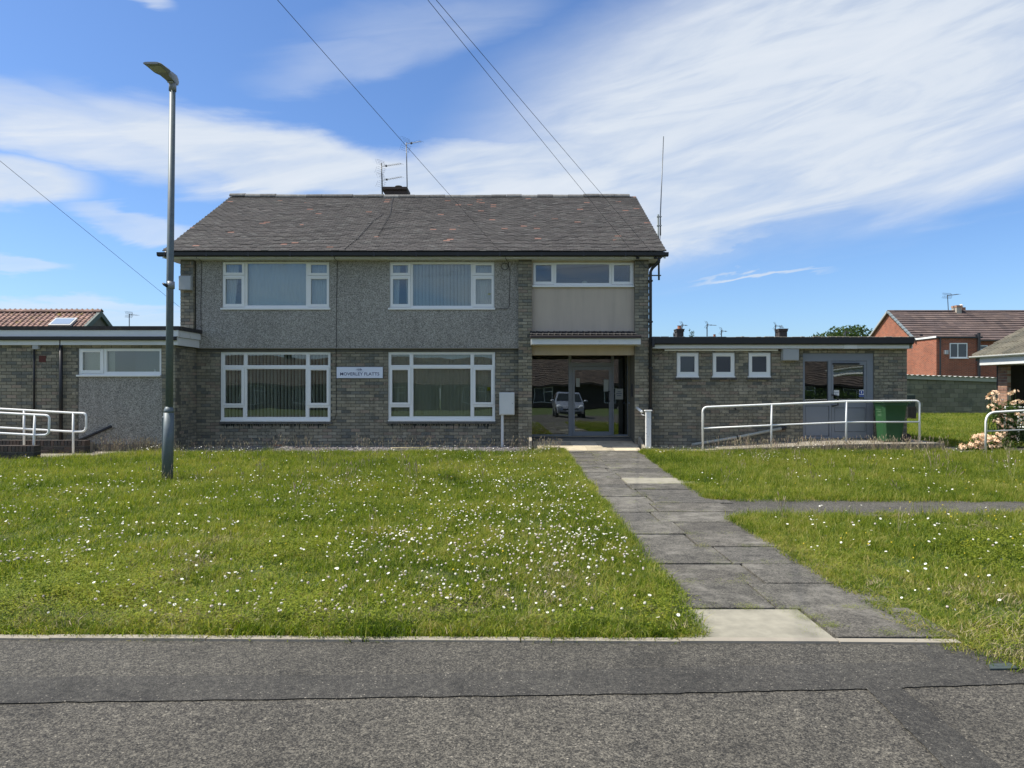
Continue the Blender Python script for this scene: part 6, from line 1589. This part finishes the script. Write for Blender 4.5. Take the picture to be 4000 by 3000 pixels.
nedge = sample(60000, .4, 3.4, 3.9, 16, lambda x, y: 1.0 if (0 < path_left(y) - x < .10 or 0 < x - path_right(y) < .10) else 0) + sample(14000, -7, 2.5, 4.1, 4.5, lambda x, y: 1.0 if y < ky(x) + .22 else 0)
pts += nedge
Hn = np.array([.72 + .55 * nz2(x, y, .6, 2) + .65 * nz2(x, y, 2.3, 8) + .035 * (y - 4) for x, y in pts])
edge_low = np.array([1.0 if y > 4.9 else .70 for x, y in pts])
Hn = np.clip(Hn * edge_low + .25 * np.array([nz2(x, y, 6.0, 4) for x, y in pts]), .3, 1.7)
sc_ = np.stack([rg.uniform(.8, 1.25, len(pts)), rg.uniform(.8, 1.25, len(pts)), Hn], 1)
scatter('grass', TU, [(x, y, -.012) for x, y in pts], rotz(len(pts)), sc_, 'rough green lawn grass growing on both sides of the slab path')
pl = sample(17000, -13.2, 13.2, 5.5, 16.5, lambda x, y: min(1, max(.06, (y - 6) * .09)) * (1 if y < 14.6 else .45) * (.35 + .9 * max(0, .5 + nz2(x, y, .45, 14))))
scatter('long_grass', TUL, [(x, y, -.01) for x, y in pl], rotz(len(pl)), np.stack([np.ones(len(pl)), np.ones(len(pl)), rg.uniform(.6, 1.15, len(pl))], 1), 'longer grass standing in the lawn towards the building')
ps = sample(4500, -13.2, 13.2, 6, 16.5, lambda x, y: min(.7, max(.02, (y - 8) * .045)) * max(.1, .55 + 1.2 * nz2(x, y, .5, 21)))
# taller stalks at the foot of the walls and along the ramp
for _ in range(70):
    x_ = rg.uniform(-7.5, .4); ps.append((x_, 15.75 + abs(rg.normal(0, .22))))
for _ in range(190): ps.append((rg.uniform(4.6, 9.7), rg.uniform(15.75, 16.02)))
for _ in range(70): ps.append((rg.uniform(-9.2, -7.6), rg.uniform(15.5, 15.95)))
for _ in range(22): ps.append((rg.uniform(.2, 1.05), rg.uniform(15.2, 16.6)))
ps = [p for p in ps if not (4.0 > p[0] > 1.1 and p[1] > 14)]
scatter('seed_stalks', SD, [(x, y, 0) for x, y in ps], rotz(len(ps), .18), np.repeat(rg.uniform(.55, 1.1, len(ps))[:, None], 3, 1), 'brown seed heads standing above the lawn')
pc = sample(44000, -13.2, 13.2, 2.8, 12, lambda x, y: min(1.0, max(0, (.12 + 1.3 * nz2(x, y, .8, 31)) * (1.0 if y < 6.5 else .35)) + (.5 if y < 5.1 + .5 * nz2(x, y, .9, 3) and x < -1.6 else 0) + (.15 if y < 4.7 and x < 1 else 0)))
scatter('clover', CT, [(x, y, .02 + .04 * rg.rand()) for x, y in pc], rotz(len(pc)), np.repeat(rg.uniform(.8, 1.3, len(pc))[:, None], 3, 1), 'yellow-green clover and trefoil leaves spreading through the lawn')
# flowers
DAISY = pmat('daisy_petals', (.76, .75, .68), rough=.7); YC_ = pmat('daisy_centre', (.70, .50, .03), rough=.8)
def daisy(seed):
    mb = MB(); rg_ = random.Random(seed); r_ = .0125
    v = [(0, 0, .0)]; n = 12
    mb.tube([(0, 0, -.09), (0, 0, 0)], .0009, 3, False)
    k0 = len(mb.f)
    mb.add([(r_*(1 if k % 2 else .8)*math.cos(6.283*k/n), r_*(1 if k % 2 else .8)*math.sin(6.283*k/n), .001) for k in range(n)], [tuple(range(n))])
    k1 = len(mb.f); mb.ball((0, 0, .0015), .0034, 6, 3, (1, 1, .5))
    m = me('daisy', mb.v, mb.f, GRASS); m.materials.append(DAISY); m.materials.append(YC_)
    for i, p in enumerate(m.polygons): p.material_index = 0 if i < k0 else (1 if i < k1 else 2)
    return m
def ball_flower(mat, r_, n_=1):
    mb = MB(); mb.tube([(0, 0, -.10), (0, 0, 0)], .0009, 3, False); k0 = len(mb.f); mb.ball((0, 0, .004), r_, 7, 5, (1, 1, .85))
    rg_ = random.Random(3)
    mb.v = [v if i < 6 else tuple(c * rg_.uniform(.8, 1.2) for c in v) for i, v in enumerate(mb.v)]
    m = me('flower', mb.v, mb.f, GRASS); m.materials.append(mat)
    for i, p in enumerate(m.polygons): p.material_index = 0 if i < k0 else 1
    return m
DA = [daisy(i) for i in range(2)]
CW_ = [ball_flower(pmat('clover_white', (.70, .66, .54), rough=.9, noise=(200, .3)), .0085), ball_flower(pmat('clover_cream', (.62, .56, .42), rough=.9, noise=(200, .3)), .0078), ball_flower(pmat('clover_pink', (.60, .50, .44), rough=.9, noise=(200, .3)), .0085)]
BU = [ball_flower(pmat('buttercup', (.75, .55, .02), rough=.5), .006)]
def flower_dens(x, y):
    if x > 1.5 and y > 9:
        q = max(0, .02 + .5 * nz2(x, y, .7, 44)) + (.30 if y > 15.3 and x < 7 else 0); return q
    a = max(0, -.05 + 1.0 * nz2(x, y, .42, 41) + .5 * nz2(x, y, 1.9, 47))
    band = math.exp(-((y - (6.6 + .12 * (x + 2))) / 1.5) ** 2) * .75 + math.exp(-((y - 10.2) / 1.4) ** 2) * .45 + math.exp(-((y - 15.2) / .6) ** 2) * .6
    return a * .5 + (.25 * math.exp(-((x - .1) / 1.4) ** 2) * (1 if y > 6 else .4) if x < 1.2 else 0) + band * max(0, .42 + 1.3 * nz2(x, y, 1.2, 46)) * (1 if x < 1.2 else .35) + .015
pf = sample(34000, -13, 13, 3.4, 16.3, flower_dens)
def hh2(x, y): return .080 + .03 * rg.rand() + .006 * max(0, y - 6)
pos_ = [(x, y, hh2(x, y)) for x, y in pf]
rt__ = np.stack([rg.normal(.35, .22, len(pf)), rg.normal(-.25, .22, len(pf)), rg.uniform(0, 6.28, len(pf))], 1)
scatter('daisies', DA, pos_, rt__, np.repeat(rg.uniform(.5, 1.1, len(pf))[:, None], 3, 1), 'white daisies scattered over the lawn')
pk = sample(16000, -9, 9, 4.3, 10.5, lambda x, y: max(0, .10 + .9 * nz2(x, y, .6, 51) + (.34 * math.exp(-((x - .2) / 1.3) ** 2) if x < 1.2 else 0)) * (1 if x < 1.2 else .15) * (1.1 if y < 7 else .5))
scatter('clover_flowers', CW_, [(x, y, .085 + .03 * rg.rand()) for x, y in pk], rotz(len(pk), .3), np.repeat(rg.uniform(.7, 1.2, len(pk))[:, None], 3, 1), 'pinkish white clover heads in the lawn')
pb_ = sample(6000, -12, 13, 5, 16, lambda x, y: max(0, .06 + .5 * nz2(x, y, .5, 61)))
scatter('buttercups', BU, [(x, y, .10 + .04 * rg.rand()) for x, y in pb_], rotz(len(pb_), .3), np.repeat(rg.uniform(.7, 1.2, len(pb_))[:, None], 3, 1), 'small yellow flowers in the lawn')
# dry straw-coloured tufts near the kerb and in worn patches
DRY = []
for q in TU[:3]:
    c_ = q.copy(); c_.name = 'dry_tuft'; c_.materials.clear(); c_.materials.append(STRAW); DRY.append(c_)
pd_ = sample(30000, -8, 8, 3.2, 7.5, lambda x, y: max(0, (.16 + .5 * nz2(x, y, .9, 71)) * math.exp(-max(0, y - 4.3) / .35)) + max(0, .5 * nz2(x, y, 1.3, 77) - .12))
scatter('dry_grass', DRY, [(x, y, -.012) for x, y in pd_], rotz(len(pd_), .3), np.stack([rg.uniform(.6, 1.1, len(pd_)), rg.uniform(.6, 1.1, len(pd_)), rg.uniform(.3, .75, len(pd_))], 1), 'dry straw-coloured grass near the kerb')
# far lawn beyond the right wing
def far_pts(n):
    out = []
    while len(out) < n:
        y_ = 17.2 + 19 * rg.rand() ** 1.1; x_ = rg.uniform(9.8, 27)
        if x_ > y_ * .75 + .8 or x_ < y_ * .50: continue
        if y_ < 19.6 and x_ > 12.7: continue
        if y_ < 17.4 + .1 * (x_ - 10): continue
        out.append((x_, y_))
    return out
pq = far_pts(9000)
FT = [tuft(80 + i, 60, .26, .14, .011, .7) for i in range(4)]
scatter('far_grass', FT, [(x, y, -.01) for x, y in pq], rotz(len(pq)), np.repeat(rg.uniform(.7, 1.3, len(pq))[:, None], 3, 1), 'green lawn in front of the green garage')
# weeds between slabs and in gutters of the kerb
wp_ = []
for ra_ in rows[1:-1]:
    for _ in range(5):
        xa_ = rg.uniform(1.05, 2.6)
        for _ in range(rg.randint(2, 7)): wp_.append((xa_ + rg.normal(0, .05), ra_ + rg.normal(0, .009), .012))
    for _ in range(4): wp_.append((1.76 + rg.normal(0, .012), ra_ - rg.rand() * .5, .012))
for (x_, y_, n) in ((1.88, 4.45, 16), (1.93, 4.3, 20), (1.87, 4.62, 10), (2.25, 4.17, 12), (2.5, 4.15, 14), (1.55, 4.66, 8), (1.3, 4.66, 6), (1.75, 7.0, 6), (2.3, 6.45, 6), (2.35, 5.3, 6), (2.2, 10.6, 8), (2.4, 10.6, 6), (1.73, 9.6, 7), (1.73, 11.0, 5), (2.0, 9.2, 5), (1.74, 8.7, 6)):
    for _ in range(n): wp_.append((x_ + rg.normal(0, .045), y_ + rg.normal(0, .016), .012))
scatter('weeds', CT, wp_, rotz(len(wp_)), np.repeat(rg.uniform(.18, .48, len(wp_))[:, None], 3, 1), 'little weeds in the joints of the slab path')

# ------------------------------------------------------------------ across the road: what the door and windows mirror
def opposite(xm, label, windows, chims):
    ob = thing('bungalow', label, 'bungalow', (xm, -36, 0), 'bungalows across the road, seen mirrored in the glass')
    m = MB(); wh = [(xm + a, xm + a + w_, .55, 2.2) for a, w_ in windows]
    for r_ in minus(xm - 11, xm + 11, 0, 2.42, wh): m.box(r_[0], r_[1], -36.8, -36.5, r_[2], r_[3])
    m.box(xm - 11, xm + 11, -44.8, -44.5, 0, 2.42); m.box(xm - 11, xm - 10.7, -44.4, -36.9, 0, 2.42); m.box(xm + 10.7, xm + 11, -44.4, -36.9, 0, 2.42)
    m.build('wall', DARKBRICK, ob)
    for h_ in wh:
        mm = MB(); md_ = (h_[0] + h_[1]) / 2
        for r_ in minus(*h_, [(h_[0] + .06, md_ + .2, h_[2] + .06, h_[3] - .06), (md_ + .27, h_[1] - .06, h_[2] + .06, h_[3] - .5), (md_ + .27, h_[1] - .06, h_[3] - .43, h_[3] - .06)]): mm.box(r_[0], r_[1], -36.56, -36.48, r_[2], r_[3])
        w_ = mm.build('window', UPVC, ob); MB().box(h_[0], h_[1], -36.6, -36.57, h_[2], h_[3]).build('pane', FROST, w_)
    ro = MB().prism([(-35.9, 2.45), (-40.6, 5.35), (-45.3, 2.45), (-45.3, 2.3), (-35.9, 2.3)], 'x', xm - 11.5, xm + 11.5).build('roof', BROWNTILE, ob); fix_normals(ro)
    M = []; po = math.atan2(2.9, 4.7); so_ = math.hypot(2.9, 4.7)
    for k in range(17):
        u_ = xm - 11.5
        while u_ < xm + 11.4:
            M.append(Matrix.Translation((u_ + .33, -35.9 - math.cos(po)*so_*k/17, 2.45 + math.sin(po)*so_*k/17)) @ Matrix.Rotation(math.pi, 4, 'Z') @ Matrix.Rotation(po, 4, 'X') @ Matrix.Diagonal((.325, .36, .05, 1))); u_ += .33
    kind(joined('roof_tiling', TV, TF, M, DARKTILE, ro), 'stuff')
    for a in chims:
        xx = xm + a; c_ = MB().box(xx, xx + .75, -40.9, -40.3, 5.0, 6.05).build('chimney', DARKBRICK, ob); MB().tube([(xx + .37, -40.6, 6.05), (xx + .37, -40.6, 6.4)], .13, 10).build('chimney_pot', TERRA, c_)
DARKTILE = pmat('roof_tile_dark', [(.10,.075,.06), (.12,.09,.07), (.085,.065,.055)], rough=.9, noise=(1.2, .25))
opposite(4, 'long brown-roofed bungalow across the road, seen mirrored in the entrance door', ((-9, 2.2), (-5.5, 2.2), (-1.9, 2.1), (5.4, 1.2), (8, 2)), (-.5, 4.6))
opposite(-19, 'brown-roofed bungalow across the road, seen mirrored in the left ground floor window', ((-8, 2.2), (-3, 2.2), (2, 2.1), (6.4, 2)), (-5, 3.6))
opposite(31, 'brown-roofed bungalow across the road, seen mirrored in the grey doors of the right wing', ((-8, 2.2), (-3, 2.2), (2, 2.1), (6.4, 2)), (-5, 3.6))
hd_ = thing('hedge', 'leafy green hedge across the road, seen mirrored in the grey door glass', 'hedge', (30, -30, 0))
rgh = random.Random(12); pts = []
for k in range(16): pts += blob_pts((24 + k * .8, -30 + rgh.uniform(-.3, .3), .9), (.9, .7, 1.0 + rgh.uniform(-.2, .3)), 260, rgh, .5)
kind(leaves('foliage', SHRUBL, hd_, [p for p in pts if p[2] > 0], .11, 9), 'stuff')
MB().box(24, 36.5, -30.2, -29.9, 0, .9).build('stems', BARK, hd_)

# silver car facing the flats
CAR = pmat('silver_paint', (.50, .51, .52), rough=.28, metallic=.6, coat=.6); CG = pmat('car_glass', (.02, .025, .025), rough=.05)
cx, cy, cz0 = 3.3, -3.2, gz(-3.2)
car = thing('parked_car', 'silver hatchback parked across the road facing the flats, mirrored in the entrance glass', 'car', (cx, cy, cz0))
prof_ = [(0, .32), (0.0, .55), (.10, .74), (.75, .92), (.95, .96), (1.55, 1.38), (2.0, 1.49), (2.9, 1.48), (3.6, 1.36), (4.0, .95), (4.05, .4), (4.0, .28), (.08, .24)]
def half(z): return .84 if z < .9 else .84 - (z - .9) * .33
v = []; nP = len(prof_)
for sgn in (-1, 1):
    for (yy_, z_) in prof_:
        w_ = half(z_) * (.90 if yy_ < .3 else 1.0); v.append((cx + sgn * w_, cy - yy_, cz0 + z_))
f = [(i, (i+1) % nP, nP + (i+1) % nP, nP + i) for i in range(nP)] + [tuple(range(nP))[::-1], tuple(range(nP, 2*nP))]
cb_ = put('body', me('body', v, f, CAR), car); fix_normals(cb_)
bv = cb_.modifiers.new('bevel', 'BEVEL'); bv.width = .07; bv.segments = 3; bv.limit_method = 'ANGLE'; bv.angle_limit = R(25); cb_.data.shade_smooth()
def cq(name, pts_, mat): 
    o_ = put(name, me(name, [(cx + a_, cy + b_, cz0 + c_) for a_, b_, c_ in pts_], [tuple(range(len(pts_)))], mat), car); return o_
MB().add([(cx - .72, cy - .93, cz0 + 1.00), (cx + .72, cy - .93, cz0 + 1.00), (cx + .60, cy - 1.52, cz0 + 1.40), (cx - .60, cy - 1.52, cz0 + 1.40)], [(0, 1, 2, 3)]).build('windscreen', CG, car)
for sg_ in (-1, 1):
    MB().ball((cx + sg_ * .60, cy - .02, cz0 + .68), .15, 12, 8, (1.2, .6, .75)).build('headlight', pmat('headlight', (.85, .88, .9), rough=.1, coat=1), car, True)
    MB().ball((cx + sg_ * .96, cy - 1.05, cz0 + 1.02), .10, 10, 6, (1.1, .6, .8)).build('wing_mirror', CAR, car, True)
    for yy_ in (.72, 3.25):
        w_ = MB().tube([(cx + sg_ * .66, cy - yy_, cz0 + .31), (cx + sg_ * .86, cy - yy_, cz0 + .31)], .31, 24).build('wheel', RUBBER, car); smooth_by_angle(w_)
        MB().tube([(cx + sg_ * .861, cy - yy_, cz0 + .31), (cx + sg_ * .875, cy - yy_, cz0 + .31)], .2, 16).build('rim', LANT, w_)
    o_ = MB().add([(cx + sg_*.848, cy - 1.15, cz0 + .95), (cx + sg_*.848, cy - 3.7, cz0 + .98), (cx + sg_*.70, cy - 3.4, cz0 + 1.36), (cx + sg_*.69, cy - 1.75, cz0 + 1.37)], [(0, 1, 2, 3)]).build('side_window', CG, car)
MB().box(cx - .42, cx + .42, cy + .0, cy + .03, cz0 + .52, cz0 + .60).build('grille', BLACKPL, car)
MB().box(cx - .60, cx + .60, cy - .005, cy + .03, cz0 + .28, cz0 + .40).build('lower_grille', BLACKPL, car)
MB().box(cx - .26, cx + .26, cy + .031, cy + .04, cz0 + .42, cz0 + .52).build('number_plate', PAPER, car)
